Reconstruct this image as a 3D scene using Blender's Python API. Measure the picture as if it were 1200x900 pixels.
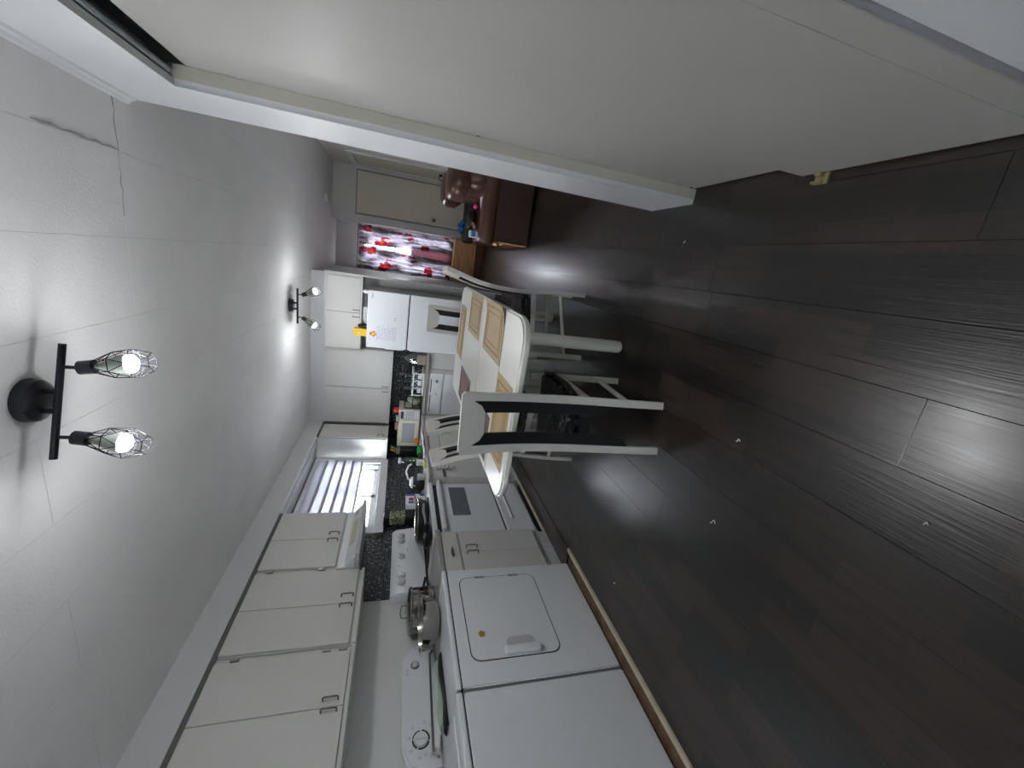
import bpy, bmesh, math, random
from mathutils import Vector, Matrix, Euler
random.seed(7)
S = bpy.context.scene
for o in list(bpy.data.objects): bpy.data.objects.remove(o)
COL = S.collection
PI = math.pi

# ------------------------------------------------------------------ camera
# rows: camera right, image down, viewing direction, in world axes (solved from the photograph's vanishing points)
R = [[0.14421451387923706, -0.24925701752501578, -0.9576393440127183],
     [-0.9515466692265425, -0.30054058168076675, -0.06507146107825754],
     [-0.2715899671756085, 0.9206227772424058, -0.2805219986953456]]
cd = bpy.data.cameras.new('camera'); cam = bpy.data.objects.new('camera', cd); COL.objects.link(cam)
cd.sensor_fit = 'HORIZONTAL'; cd.sensor_width = 36; cd.lens = 471.206 / 1200 * 36; cd.clip_start = .02
mw = Matrix.Identity(4)
for i in range(3):
    mw[i][0] = R[0][i]; mw[i][1] = -R[1][i]; mw[i][2] = -R[2][i]
mw.translation = (0, 0, 1.28)
cam.matrix_world = mw
S.camera = cam

# ------------------------------------------------------------------ sky, exposure
W = bpy.data.worlds.new('World'); S.world = W; W.use_nodes = True
bg = W.node_tree.nodes['Background']; bg.inputs[0].default_value = (.88, .94, 1.0, 1); bg.inputs[1].default_value = 40.0
S.view_settings.view_transform = 'Standard'; S.view_settings.look = 'None'
S.view_settings.gamma = 1; S.view_settings.use_curve_mapping = False
S.view_settings.exposure = 0.36
BULB = 420.0

# ------------------------------------------------------------------ materials
def mat(name, col, rough=.5, metal=0, var=.05, scale=6, stretch=(1, 1, 1), bump=0, bscale=150, coat=0, spec=.5, emit=None, world=False):
    m = bpy.data.materials.new(name); m.use_nodes = True
    nt = m.node_tree; N = nt.nodes; L = nt.links; b = N['Principled BSDF']
    b.inputs['Roughness'].default_value = rough; b.inputs['Metallic'].default_value = metal
    b.inputs['Specular IOR Level'].default_value = spec; b.inputs['Coat Weight'].default_value = coat
    if world: src = N.new('ShaderNodeNewGeometry').outputs['Position']
    else: src = N.new('ShaderNodeTexCoord').outputs['Object']
    mp = N.new('ShaderNodeMapping'); mp.inputs['Scale'].default_value = stretch; L.new(src, mp.inputs[0])
    nz = N.new('ShaderNodeTexNoise'); nz.inputs['Scale'].default_value = scale; nz.inputs['Detail'].default_value = 4; L.new(mp.outputs[0], nz.inputs['Vector'])
    rp = N.new('ShaderNodeValToRGB'); e = rp.color_ramp.elements
    e[0].position = .3; e[1].position = .7
    e[0].color = tuple(c * (1 - var) for c in col) + (1,); e[1].color = tuple(min(1, c * (1 + var)) for c in col) + (1,)
    L.new(nz.outputs['Fac'], rp.inputs[0]); L.new(rp.outputs[0], b.inputs['Base Color'])
    if bump:
        n2 = N.new('ShaderNodeTexNoise'); n2.inputs['Scale'].default_value = bscale; n2.inputs['Detail'].default_value = 2; L.new(mp.outputs[0], n2.inputs['Vector'])
        bp = N.new('ShaderNodeBump'); bp.inputs['Strength'].default_value = bump; bp.inputs['Distance'].default_value = .004
        L.new(n2.outputs['Fac'], bp.inputs['Height']); L.new(bp.outputs[0], b.inputs['Normal'])
    if emit:
        b.inputs['Emission Color'].default_value = tuple(emit[0]) + (1,); b.inputs['Emission Strength'].default_value = emit[1]
    return m

def glassy(name, tint=(1, 1, 1), gloss=.12):
    m = bpy.data.materials.new(name); m.use_nodes = True; nt = m.node_tree; N = nt.nodes; L = nt.links
    N.remove(N['Principled BSDF'])
    t = N.new('ShaderNodeBsdfTransparent'); t.inputs[0].default_value = tint + (1,)
    g = N.new('ShaderNodeBsdfGlossy'); g.inputs['Roughness'].default_value = .04
    lw = N.new('ShaderNodeLayerWeight'); lw.inputs[0].default_value = .3
    mu = N.new('ShaderNodeMath'); mu.operation = 'MULTIPLY_ADD'; mu.inputs[1].default_value = .6; mu.inputs[2].default_value = gloss * .4
    L.new(lw.outputs['Fresnel'], mu.inputs[0])
    mx = N.new('ShaderNodeMixShader'); L.new(mu.outputs[0], mx.inputs[0]); L.new(t.outputs[0], mx.inputs[1]); L.new(g.outputs[0], mx.inputs[2])
    L.new(mx.outputs[0], N['Material Output'].inputs[0]); return m

def cloth(name, col, trans=.5, pattern=None):
    """thin woven fabric: diffuse + translucent"""
    m = bpy.data.materials.new(name); m.use_nodes = True; nt = m.node_tree; N = nt.nodes; L = nt.links
    N.remove(N['Principled BSDF'])
    d = N.new('ShaderNodeBsdfDiffuse'); t = N.new('ShaderNodeBsdfTranslucent'); mx = N.new('ShaderNodeMixShader'); mx.inputs[0].default_value = trans
    if pattern: c = pattern(N, L)
    else:
        tc = N.new('ShaderNodeTexCoord'); nz = N.new('ShaderNodeTexNoise'); nz.inputs['Scale'].default_value = 30; L.new(tc.outputs['Object'], nz.inputs['Vector'])
        rp = N.new('ShaderNodeValToRGB'); rp.color_ramp.elements[0].color = tuple(x * .95 for x in col) + (1,); rp.color_ramp.elements[1].color = tuple(col) + (1,)
        L.new(nz.outputs['Fac'], rp.inputs[0]); c = rp.outputs[0]
    L.new(c, d.inputs[0]); L.new(c, t.inputs[0]); L.new(d.outputs[0], mx.inputs[1]); L.new(t.outputs[0], mx.inputs[2])
    L.new(mx.outputs[0], N['Material Output'].inputs[0]); return m

def flower_pattern(N, L):
    tc = N.new('ShaderNodeTexCoord')
    def ramp(sock, stops):
        r = N.new('ShaderNodeValToRGB'); e = r.color_ramp.elements
        e[0].position, e[0].color = stops[0][0], stops[0][1] + (1,); e[1].position, e[1].color = stops[-1][0], stops[-1][1] + (1,)
        for p, c in stops[1:-1]:
            k = e.new(p); k.color = c + (1,)
        L.new(sock, r.inputs[0]); return r.outputs[0]
    def mix(f, a, b):
        m = N.new('ShaderNodeMix'); m.data_type = 'RGBA'; L.new(f, m.inputs[0]); L.new(a, m.inputs[6]); L.new(b, m.inputs[7]); return m.outputs[2]
    def noise(sc, st, off, det=3):
        mp = N.new('ShaderNodeMapping'); mp.inputs['Scale'].default_value = st; mp.inputs['Location'].default_value = off; L.new(tc.outputs['Object'], mp.inputs[0])
        n = N.new('ShaderNodeTexNoise'); n.inputs['Scale'].default_value = sc; n.inputs['Detail'].default_value = det; L.new(mp.outputs[0], n.inputs['Vector']); return n.outputs['Fac']
    base = ramp(noise(4.5, (2.2, 1, .7), (3, 0, 1)), [(.40, (.66, .65, .70)), (.52, (.50, .48, .53)), (.60, (.20, .18, .20)), (.72, (.12, .11, .12))])
    twig = ramp(noise(7, (1.5, 1, .8), (0, 5, 2), 2), [(.485, (0, 0, 0)), (.50, (.8, .8, .8)), (.515, (0, 0, 0))])
    dark = N.new('ShaderNodeRGB'); dark.outputs[0].default_value = (.05, .04, .05, 1)
    base = mix(twig, base, dark.outputs[0])
    blot = ramp(noise(4.2, (1.6, 1, 1.3), (7, 2, 4), 2.5), [(.56, (0, 0, 0)), (.60, (1, 1, 1))])
    red = ramp(noise(9, (1, 1, 1), (1, 1, 9)), [(.3, (.10, .008, .02)), (.48, (.30, .035, .06)), (.62, (.36, .10, .13)), (.75, (.55, .26, .10))])
    return mix(blot, base, red)

def plank_mat():
    m = bpy.data.materials.new('dark_laminate'); m.use_nodes = True; nt = m.node_tree; N = nt.nodes; L = nt.links; b = N['Principled BSDF']
    ge = N.new('ShaderNodeNewGeometry'); oi = N.new('ShaderNodeObjectInfo')
    sp = N.new('ShaderNodeSeparateXYZ'); L.new(ge.outputs['Position'], sp.inputs[0])
    cb = N.new('ShaderNodeCombineXYZ'); L.new(sp.outputs['Y'], cb.inputs[0]); L.new(sp.outputs['X'], cb.inputs[1])
    br = N.new('ShaderNodeTexBrick'); L.new(cb.outputs[0], br.inputs['Vector'])
    br.inputs['Scale'].default_value = 1; br.inputs['Brick Width'].default_value = .42; br.inputs['Row Height'].default_value = .095
    br.inputs['Mortar Size'].default_value = 0; br.offset = .37
    br.inputs['Color1'].default_value = (.0, .0, .0, 1); br.inputs['Color2'].default_value = (1, 1, 1, 1)
    mp = N.new('ShaderNodeMapping'); mp.inputs['Scale'].default_value = (42, 2.2, 1); L.new(ge.outputs['Position'], mp.inputs[0])
    ad = N.new('ShaderNodeVectorMath'); ad.operation = 'ADD'; L.new(mp.outputs[0], ad.inputs[0])
    sc = N.new('ShaderNodeMath'); sc.operation = 'MULTIPLY'; sc.inputs[1].default_value = 37; L.new(oi.outputs['Random'], sc.inputs[0])
    L.new(sc.outputs[0], ad.inputs[1])
    nz = N.new('ShaderNodeTexNoise'); nz.inputs['Scale'].default_value = 1; nz.inputs['Detail'].default_value = 5; nz.inputs['Distortion'].default_value = 1.2; L.new(ad.outputs[0], nz.inputs['Vector'])
    s2 = N.new('ShaderNodeMath'); s2.operation = 'MULTIPLY_ADD'; s2.inputs[1].default_value = .36; L.new(br.outputs['Color'], s2.inputs[0])
    s3 = N.new('ShaderNodeMath'); s3.operation = 'MULTIPLY_ADD'; s3.inputs[1].default_value = .55; L.new(nz.outputs['Fac'], s3.inputs[0]); L.new(s2.outputs[0], s3.inputs[2])
    s2.inputs[2].default_value = 0
    rp = N.new('ShaderNodeValToRGB'); e = rp.color_ramp.elements
    e[0].position = .2; e[0].color = (.005, .0043, .004, 1); e[1].position = .62; e[1].color = (.030, .0185, .0138, 1)
    k = e.new(.40); k.color = (.0105, .0077, .0064, 1)
    L.new(s3.outputs[0], rp.inputs[0]); L.new(rp.outputs[0], b.inputs['Base Color'])
    rr = N.new('ShaderNodeMapRange'); rr.inputs['To Min'].default_value = .24; rr.inputs['To Max'].default_value = .38; L.new(nz.outputs['Fac'], rr.inputs[0]); L.new(rr.outputs[0], b.inputs['Roughness'])
    bp = N.new('ShaderNodeBump'); bp.inputs['Strength'].default_value = .25; bp.inputs['Distance'].default_value = .002; L.new(nz.outputs['Fac'], bp.inputs['Height']); L.new(bp.outputs[0], b.inputs['Normal'])
    m2 = N.new('ShaderNodeMapping'); m2.inputs['Scale'].default_value = (230, 5, 1); L.new(ge.outputs['Position'], m2.inputs[0])
    n3 = N.new('ShaderNodeTexNoise'); n3.inputs['Scale'].default_value = 1; n3.inputs['Detail'].default_value = 2; L.new(m2.outputs[0], n3.inputs['Vector'])
    b2 = N.new('ShaderNodeBump'); b2.inputs['Strength'].default_value = .35; b2.inputs['Distance'].default_value = .0012; L.new(n3.outputs['Fac'], b2.inputs['Height']); L.new(bp.outputs[0], b2.inputs['Normal']); L.new(b2.outputs[0], b.inputs['Normal'])
    b.inputs['Specular IOR Level'].default_value = .6; b.inputs['Coat Weight'].default_value = .3; b.inputs['Coat Roughness'].default_value = .2
    return m

def tile_mat():
    m = bpy.data.materials.new('mosaic_glass'); m.use_nodes = True; nt = m.node_tree; N = nt.nodes; L = nt.links; b = N['Principled BSDF']
    a = N.new('ShaderNodeVertexColor'); a.layer_name = 'tint'
    ge = N.new('ShaderNodeNewGeometry'); v = N.new('ShaderNodeTexNoise'); v.inputs['Scale'].default_value = 42; v.inputs['Detail'].default_value = 3; L.new(ge.outputs['Position'], v.inputs['Vector'])
    r = N.new('ShaderNodeValToRGB'); r.color_ramp.elements[0].position = .57; r.color_ramp.elements[0].color = (0, 0, 0, 1); r.color_ramp.elements[1].position = .66; r.color_ramp.elements[1].color = (.34, .37, .42, 1)
    L.new(v.outputs['Fac'], r.inputs[0])
    mx = N.new('ShaderNodeMix'); mx.data_type = 'RGBA'; mx.blend_type = 'ADD'; mx.inputs[0].default_value = 1; L.new(a.outputs[0], mx.inputs[6]); L.new(r.outputs[0], mx.inputs[7])
    L.new(mx.outputs[2], b.inputs['Base Color']); b.inputs['Roughness'].default_value = .3
    return m

def fleck_mat(name, c1, c2, scale, rough):
    m = bpy.data.materials.new(name); m.use_nodes = True; nt = m.node_tree; N = nt.nodes; L = nt.links; b = N['Principled BSDF']
    tc = N.new('ShaderNodeTexCoord'); n = N.new('ShaderNodeTexNoise'); n.inputs['Scale'].default_value = scale; n.inputs['Detail'].default_value = 4; L.new(tc.outputs['Object'], n.inputs['Vector'])
    r = N.new('ShaderNodeValToRGB'); e = r.color_ramp.elements; e[0].position = .56; e[0].color = c1 + (1,); e[1].position = .68; e[1].color = c2 + (1,)
    L.new(n.outputs['Fac'], r.inputs[0]); L.new(r.outputs[0], b.inputs['Base Color']); b.inputs['Roughness'].default_value = rough
    bp = N.new('ShaderNodeBump'); bp.inputs['Strength'].default_value = .6; bp.inputs['Distance'].default_value = .008; L.new(n.outputs['Fac'], bp.inputs['Height']); L.new(bp.outputs[0], b.inputs['Normal'])
    return m

def voro_mat(name, c1, c2, scale, rough=.5, lo=.1, hi=.3):
    m = bpy.data.materials.new(name); m.use_nodes = True; nt = m.node_tree; N = nt.nodes; L = nt.links; b = N['Principled BSDF']
    tc = N.new('ShaderNodeTexCoord'); v = N.new('ShaderNodeTexVoronoi'); v.inputs['Scale'].default_value = scale; L.new(tc.outputs['Object'], v.inputs['Vector'])
    r = N.new('ShaderNodeValToRGB'); e = r.color_ramp.elements; e[0].position = lo; e[0].color = c1 + (1,); e[1].position = hi; e[1].color = c2 + (1,)
    L.new(v.outputs['Distance'], r.inputs[0]); L.new(r.outputs[0], b.inputs['Base Color']); b.inputs['Roughness'].default_value = rough
    bp = N.new('ShaderNodeBump'); bp.inputs['Strength'].default_value = .4; bp.inputs['Distance'].default_value = .006; L.new(v.outputs['Distance'], bp.inputs['Height']); L.new(bp.outputs[0], b.inputs['Normal'])
    return m

ceil_m = mat('textured_ceiling', (.84, .84, .84), .75, var=.03, scale=3, bump=.45, bscale=100, world=True)
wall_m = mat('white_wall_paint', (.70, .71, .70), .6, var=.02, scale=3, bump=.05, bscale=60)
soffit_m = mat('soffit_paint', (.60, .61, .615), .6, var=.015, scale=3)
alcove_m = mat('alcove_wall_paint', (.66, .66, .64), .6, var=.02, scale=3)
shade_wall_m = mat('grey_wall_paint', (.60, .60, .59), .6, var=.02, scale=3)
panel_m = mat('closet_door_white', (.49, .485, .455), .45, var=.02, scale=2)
jamb_m = mat('jamb_cream', (.56, .55, .49), .5, var=.03, scale=4)
trim_m = mat('trim_white', (.78, .80, .82), .45, var=.02, scale=4)
cab_m = mat('cabinet_cream', (.62, .62, .595), .45, var=.015, scale=4, bump=.04, bscale=90)
cabin_m = mat('cabinet_edge_grey', (.42, .40, .37), .6, var=.05)
door_m = mat('alcove_door_cream', (.70, .66, .56), .5, var=.02)
appl_m = mat('appliance_enamel', (.77, .80, .83), .3, var=.01, scale=3, coat=.2)
appl2_m = mat('appliance_enamel_warm', (.77, .79, .80), .35, var=.01, scale=3)
seam_m = mat('dark_seam', (.02, .02, .022), .6)
steel_m = mat('polished_steel', (.40, .385, .36), .12, 1, var=.06, scale=8)
brush_m = mat('brushed_metal', (.45, .44, .42), .35, 1, var=.1, scale=8, stretch=(1, 20, 1))
galv_m = mat('galvanised_track', (.42, .47, .49), .45, .8, var=.2, scale=15)
nick_m = mat('dark_nickel', (.16, .14, .13), .35, .9)
black_m = mat('satin_black', (.010, .010, .012), .4, var=.1)
wire_m = mat('cage_wire', (.004, .004, .006), .7, spec=.05)
lamp_m = mat('lamp_black_metal', (.012, .013, .02), .35, .3, var=.1)
table_m = mat('table_laminate', (.76, .76, .72), .28, var=.015, scale=4)
edge_m = mat('table_edge', (.70, .69, .64), .4, var=.02)
chair_m = mat('chair_lacquer', (.68, .67, .63), .4, var=.03, scale=6)
slat_m = mat('chair_black_slat', (.006, .006, .007), .55, var=.2, spec=.3)
seat_m = fleck_mat('seat_black_vinyl', (.005, .005, .006), (.13, .135, .14), 48, .25)  # pale flecks in the colour stand in for glints on the vinyl
mat_m = mat('tan_placemat', (.44, .32, .17), .55, var=.06, scale=40, bump=.1, bscale=300)
matb_m = mat('tan_placemat_border', (.36, .25, .13), .55, var=.06, scale=40)
mauve_m = mat('mauve_placemat', (.16, .09, .085), .5, var=.06, scale=40)
mauveb_m = mat('mauve_placemat_border', (.19, .11, .10), .5, var=.06, scale=40)
subfloor_m = mat('dirty_subfloor', (.12, .07, .035), .8, var=.5, scale=14)
strip_m = mat('edge_strip_ivory', (.50, .44, .34), .5, var=.15, scale=10)
counter_m = mat('grey_worktop', (.33, .315, .30), .35, var=.06, scale=40)
tile_m = tile_mat(); plank_m = plank_mat()
grout_m = mat('black_grout', (.012, .012, .014), .8)
glass_m = glassy('window_glass'); clear_m = glassy('clear_plastic', (.86, .92, .90), .5)
shade_m = cloth('pleated_shade_fabric', (.60, .60, .64), .45)
fold_m = cloth('shade_fold_fabric', (.56, .54, .61), .43)
sheer_m = cloth('pink_sheer_fabric', (.30, .17, .20), .3)
curtain_m = cloth('floral_curtain_fabric', (.8, .8, .8), .5, flower_pattern)
leather_m = mat('brown_leather', (.085, .032, .018), .30, var=.25, scale=9, bump=.25, bscale=40)
leatherd_m = mat('dark_brown_vinyl', (.042, .020, .014), .48, var=.12, scale=9, bump=.1, bscale=120)
leatherb_m = mat('painted_shade_leather', (.030, .024, .020), .5, var=.2, scale=9, bump=.15, bscale=60)  # brown leather darkened to put the far arm's shade into the colour
wood_m = mat('orange_wood', (.66, .36, .15), .4, var=.35, scale=5, stretch=(1, 8, 8))
lwood_m = mat('pale_wood', (.48, .36, .19), .5, var=.15, scale=10, stretch=(8, 1, 1))
bwood_m = mat('brown_wood', (.14, .055, .03), .45, var=.15)
yellow_m = mat('yellow_card', (.80, .48, .02), .5, var=.05)
paper_m = mat('white_paper', (.78, .80, .86), .7, var=.02)
ink_m = mat('blue_ink', (.16, .14, .34), .7)
print_m = mat('grey_print', (.28, .29, .31), .6)
red_m = mat('red_plastic', (.55, .03, .03), .4); pink_m = mat('pink_plastic', (.80, .03, .25), .45)
blue_m = mat('blue_print', (.03, .13, .60), .45); cloth_blue_m = mat('blue_cloth', (.01, .11, .32), .85, var=.2, scale=20)
green_m = mat('green_plastic', (.03, .42, .06), .35); lime_m = mat('lime_plastic', (.55, .70, .02), .4)
towelg_m = mat('pale_green_towel', (.42, .55, .40), .9, var=.1, scale=40, bump=.2, bscale=200)
zebra_m = voro_mat('black_white_cloth', (.02, .02, .02), (.72, .72, .70), 55, .8, .30, .42)
leafy_m = voro_mat('pale_leaf_print', (.62, .66, .40), (.07, .09, .05), 70, .4, .15, .55)
bread_m = voro_mat('green_bag_print', (.62, .68, .58), (.30, .36, .24), 40, .4, .2, .5)
cream_m = mat('microwave_cream', (.62, .60, .48), .4, var=.02)
mwglass_m = mat('microwave_window', (.34, .36, .40), .25, var=.04)
ovglass_m = mat('oven_window', (.12, .135, .155), .15, var=.08)
lens_m = mat('hood_lens', (.62, .58, .42), .4)
grey_m = mat('grey_plastic', (.30, .30, .33), .4); lgrey_m = mat('light_grey_plastic', (.56, .57, .58), .4)
gold_m = mat('gold_sticker', (.42, .25, .04), .4, var=.2, scale=60)
brass_m = mat('yellowed_plastic', (.35, .31, .16), .4)
orange_m = mat('orange_plastic', (.75, .22, .03), .4)
scrap_m = mat('paper_scrap', (.7, .66, .58), .8)
bulb_m = mat('lit_bulb', (1, 1, 1), .4, emit=((.97, .985, 1.0), BULB))
bulbbase_m = mat('bulb_base_grey_green', (.30, .34, .30), .3, var=.1)
foam_m = mat('white_plastic', (.78, .79, .80), .35)

# ------------------------------------------------------------------ geometry helpers
class MB:
    def __init__(self): self.bm = bmesh.new()
    def box(self, x0, x1, y0, y1, z0, z1, bev=0, seg=1):
        b = bmesh.new(); bmesh.ops.create_cube(b, size=1)
        bmesh.ops.scale(b, vec=(abs(x1 - x0), abs(y1 - y0), abs(z1 - z0)), verts=b.verts)
        bmesh.ops.translate(b, vec=((x0 + x1) / 2, (y0 + y1) / 2, (z0 + z1) / 2), verts=b.verts)
        if bev: bmesh.ops.bevel(b, geom=list(b.edges), offset=bev, segments=seg, affect='EDGES', profile=.5)
        return self._add(b)
    def _add(self, b, M=None):
        if M is not None: bmesh.ops.transform(b, matrix=M, verts=b.verts)
        me = bpy.data.meshes.new('t'); b.to_mesh(me); b.free(); self.bm.from_mesh(me); bpy.data.meshes.remove(me); return self
    def cyl(self, p0, p1, r0, r1=None, n=16):
        r1 = r0 if r1 is None else r1; p0 = Vector(p0); p1 = Vector(p1); d = p1 - p0
        b = bmesh.new(); bmesh.ops.create_cone(b, cap_ends=True, segments=n, radius1=r0, radius2=r1, depth=d.length)
        return self._add(b, Matrix.Translation((p0 + p1) / 2) @ d.to_track_quat('Z', 'Y').to_matrix().to_4x4())
    def tube(self, pts, r, n=8, closed=False):
        pts = [Vector(p) for p in pts]; b = bmesh.new(); rings = []; k = len(pts)
        up = None
        for i, p in enumerate(pts):
            a = pts[(i - 1) % k] if (closed or i) else p; c = pts[(i + 1) % k] if (closed or i < k - 1) else p
            t = (c - a).normalized()
            if up is None: up = Vector((0, 0, 1)) if abs(t.z) < .9 else Vector((1, 0, 0))
            u = t.cross(up); 
            if u.length < 1e-5: u = t.orthogonal()
            u.normalize(); v = u.cross(t).normalized(); up = v
            rr = r[i] if isinstance(r, (list, tuple)) else r
            rings.append([b.verts.new(p + rr * (math.cos(2 * PI * j / n) * u + math.sin(2 * PI * j / n) * v)) for j in range(n)])
        m = k if closed else k - 1
        for i in range(m):
            A = rings[i]; B = rings[(i + 1) % k]
            for j in range(n): b.faces.new((A[j], A[(j + 1) % n], B[(j + 1) % n], B[j]))
        if not closed: b.faces.new(rings[0][::-1]); b.faces.new(rings[-1])
        return self._add(b)
    def lathe(self, prof, c, n=24, axis=None):
        b = bmesh.new(); rings = []
        for r, z in prof:
            rings.append([b.verts.new((max(r, 1e-4) * math.cos(2 * PI * j / n), max(r, 1e-4) * math.sin(2 * PI * j / n), z)) for j in range(n)])
        for A, B in zip(rings, rings[1:]):
            for j in range(n): b.faces.new((A[j], A[(j + 1) % n], B[(j + 1) % n], B[j]))
        b.faces.new(rings[0][::-1]); b.faces.new(rings[-1])
        M = Matrix.Translation(Vector(c))
        if axis is not None: M = M @ Vector(axis).to_track_quat('Z', 'Y').to_matrix().to_4x4()
        return self._add(b, M)
    def prism(self, poly, lo, hi, axis='y', bev=0):
        """poly of 2d points swept along axis; axis y: (x,z), axis x: (y,z), axis z: (x,y)"""
        b = bmesh.new()
        def P(p, t): return {'y': (p[0], t, p[1]), 'x': (t, p[0], p[1]), 'z': (p[0], p[1], t)}[axis]
        A = [b.verts.new(P(p, lo)) for p in poly]; B = [b.verts.new(P(p, hi)) for p in poly]; n = len(poly)
        b.faces.new(A[::-1]); b.faces.new(B)
        for i in range(n): b.faces.new((A[i], A[(i + 1) % n], B[(i + 1) % n], B[i]))
        bmesh.ops.recalc_face_normals(b, faces=b.faces)
        if bev: bmesh.ops.bevel(b, geom=list(b.edges), offset=bev, segments=2, affect='EDGES')
        return self._add(b)
    def ball(self, c, r, n=16, sc=(1, 1, 1)):
        b = bmesh.new(); bmesh.ops.create_uvsphere(b, u_segments=n, v_segments=max(6, n // 2), radius=r)
        bmesh.ops.scale(b, vec=sc, verts=b.verts); bmesh.ops.translate(b, vec=c, verts=b.verts); return self._add(b)
    def sheet(self, f, nu, nv, th=.003):
        """parametric sheet f(u,v) with real thickness"""
        b = bmesh.new(); g = [[b.verts.new(f(i / nu, j / nv)) for j in range(nv + 1)] for i in range(nu + 1)]
        for i in range(nu):
            for j in range(nv): b.faces.new((g[i][j], g[i + 1][j], g[i + 1][j + 1], g[i][j + 1]))
        bmesh.ops.recalc_face_normals(b, faces=b.faces)
        bmesh.ops.solidify(b, geom=list(b.faces), thickness=th); return self._add(b)
    def rot(self, M): bmesh.ops.transform(self.bm, matrix=M, verts=self.bm.verts); return self
    def turn(self, deg, c): return self.rot(Matrix.Translation(Vector(c)) @ Matrix.Rotation(math.radians(deg), 4, 'Z') @ Matrix.Translation(-Vector(c)))

WORLD = {}
def wloc(o):
    p = Vector((0, 0, 0))
    while o: p += o.location; o = o.parent
    return p
def link(name, mb, m, parent=None, smooth=False, label=None, origin=None):
    bm = mb.bm; bmesh.ops.recalc_face_normals(bm, faces=bm.faces)
    lo = [min(v.co[i] for v in bm.verts) for i in range(3)]; hi = [max(v.co[i] for v in bm.verts) for i in range(3)]
    og = Vector(origin) if origin else Vector(((lo[0] + hi[0]) / 2, (lo[1] + hi[1]) / 2, lo[2]))
    bmesh.ops.translate(bm, vec=-og, verts=bm.verts)
    me = bpy.data.meshes.new(name); bm.to_mesh(me); bm.free(); me.materials.append(m)
    if smooth:
        for p in me.polygons: p.use_smooth = True
        me.set_sharp_from_angle(angle=math.radians(38))
    o = bpy.data.objects.new(name, me); COL.objects.link(o)
    if parent: o.parent = parent; o.location = og - wloc(parent)
    else: o.location = og
    if label: o['label'] = label
    return o
def tag(o, label, cat, group=None):
    o['label'] = label; o['category'] = cat
    if group: o['group'] = group
    return o
def thing(name, label, cat, loc, group=None):
    o = bpy.data.objects.new(name, None); o.empty_display_size = .05; COL.objects.link(o); o.location = loc
    return tag(o, label, cat, group)
def struct(name, mb, m, parent=None):
    o = link(name, mb, m, parent)
    if not parent: o['kind'] = 'structure'
    return o
def copy_tree(o, parent=None):
    c = o.copy(); COL.objects.link(c); c.parent = parent
    for ch in list(o.children): copy_tree(ch, c)
    return c
def rrect(x0, x1, y0, y1, r, n=5):
    out = []
    for cx, cy, a in ((x1 - r, y1 - r, 0), (x0 + r, y1 - r, 90), (x0 + r, y0 + r, 180), (x1 - r, y0 + r, 270)):
        for k in range(n + 1):
            t = math.radians(a + 90 * k / n); out.append((cx + r * math.cos(t), cy + r * math.sin(t)))
    return out
B = lambda *a, **k: MB().box(*a, **k)

# ------------------------------------------------------------------ room shell
ZC = 2.32; XL = -2.60; XR = .41; XRR = 1.11; YF = 5.65; YW = 7.28; YB = -1.7
floor = struct('floor', B(XL, XRR + .32, YB, YW + .1, -.06, -.009), grout_m)
def plank(w, l):
    bm = bmesh.new(); g = .0003; c = .0009
    lo = [bm.verts.new((sx * (w / 2 - g), sy * (l / 2 - g), -.009)) for sx, sy in ((-1, -1), (1, -1), (1, 1), (-1, 1))]
    mi = [bm.verts.new((sx * (w / 2 - g), sy * (l / 2 - g), -c)) for sx, sy in ((-1, -1), (1, -1), (1, 1), (-1, 1))]
    hi = [bm.verts.new((sx * (w / 2 - g - c), sy * (l / 2 - g - c), 0)) for sx, sy in ((-1, -1), (1, -1), (1, 1), (-1, 1))]
    bm.faces.new(hi)
    for P, Q in ((lo, mi), (mi, hi)):
        for i in range(4): bm.faces.new((P[i], P[(i + 1) % 4], Q[(i + 1) % 4], Q[i]))
    me = bpy.data.meshes.new('plank'); bm.to_mesh(me); bm.free(); me.materials.append(plank_m); return me
cache = {}
PW = .19; PL = 1.25
FX = floor.location.copy()
def lay_planks(k0, k1, ylo, yhi, xclip=None):
    for k in range(k0, k1):
        x0 = -.159 + PW * k; x1 = x0 + PW
        if xclip: x0 = max(x0, xclip[0]); x1 = min(x1, xclip[1])
        ph = .655 + ((k + 1) * .43) % PL; y = ph - 5 * PL
        if k == -1: y = .655 - 5 * PL
        if k == -4: y = 1.145 - 5 * PL
        if k == 0: y = 1.49 - 5 * PL
        while y < yhi:
            a = max(y, ylo); b = min(y + PL, yhi)
            if b - a > .02:
                key = (round(x1 - x0, 3), round(b - a, 3))
                if key not in cache: cache[key] = plank(*key)
                o = bpy.data.objects.new('plank', cache[key]); COL.objects.link(o); o.parent = floor
                o.location = Vector(((x0 + x1) / 2, (a + b) / 2, 0)) - FX
            y += PL
lay_planks(-9, 7, YB, YW, (-1.855, XRR))
lay_planks(-11, -9, 2.20, 5.05, (-2.07, -1.855))
# bare strip the washer and dryer stand on, ivory edge strips where the laminate stops
struct('trim_1', B(-1.868, -1.842, .0, 2.20, -.009, .016, bev=.003), strip_m)
struct('trim_2', B(-1.96, -1.868, .0, 2.17, -.009, .002), subfloor_m)
struct('trim_3', MB().box(-2.052, -2.03, 2.66, 3.60, -.009, .014, bev=.003).box(-2.16, -2.03, 2.64, 2.662, -.009, .014, bev=.003), strip_m)

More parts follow.
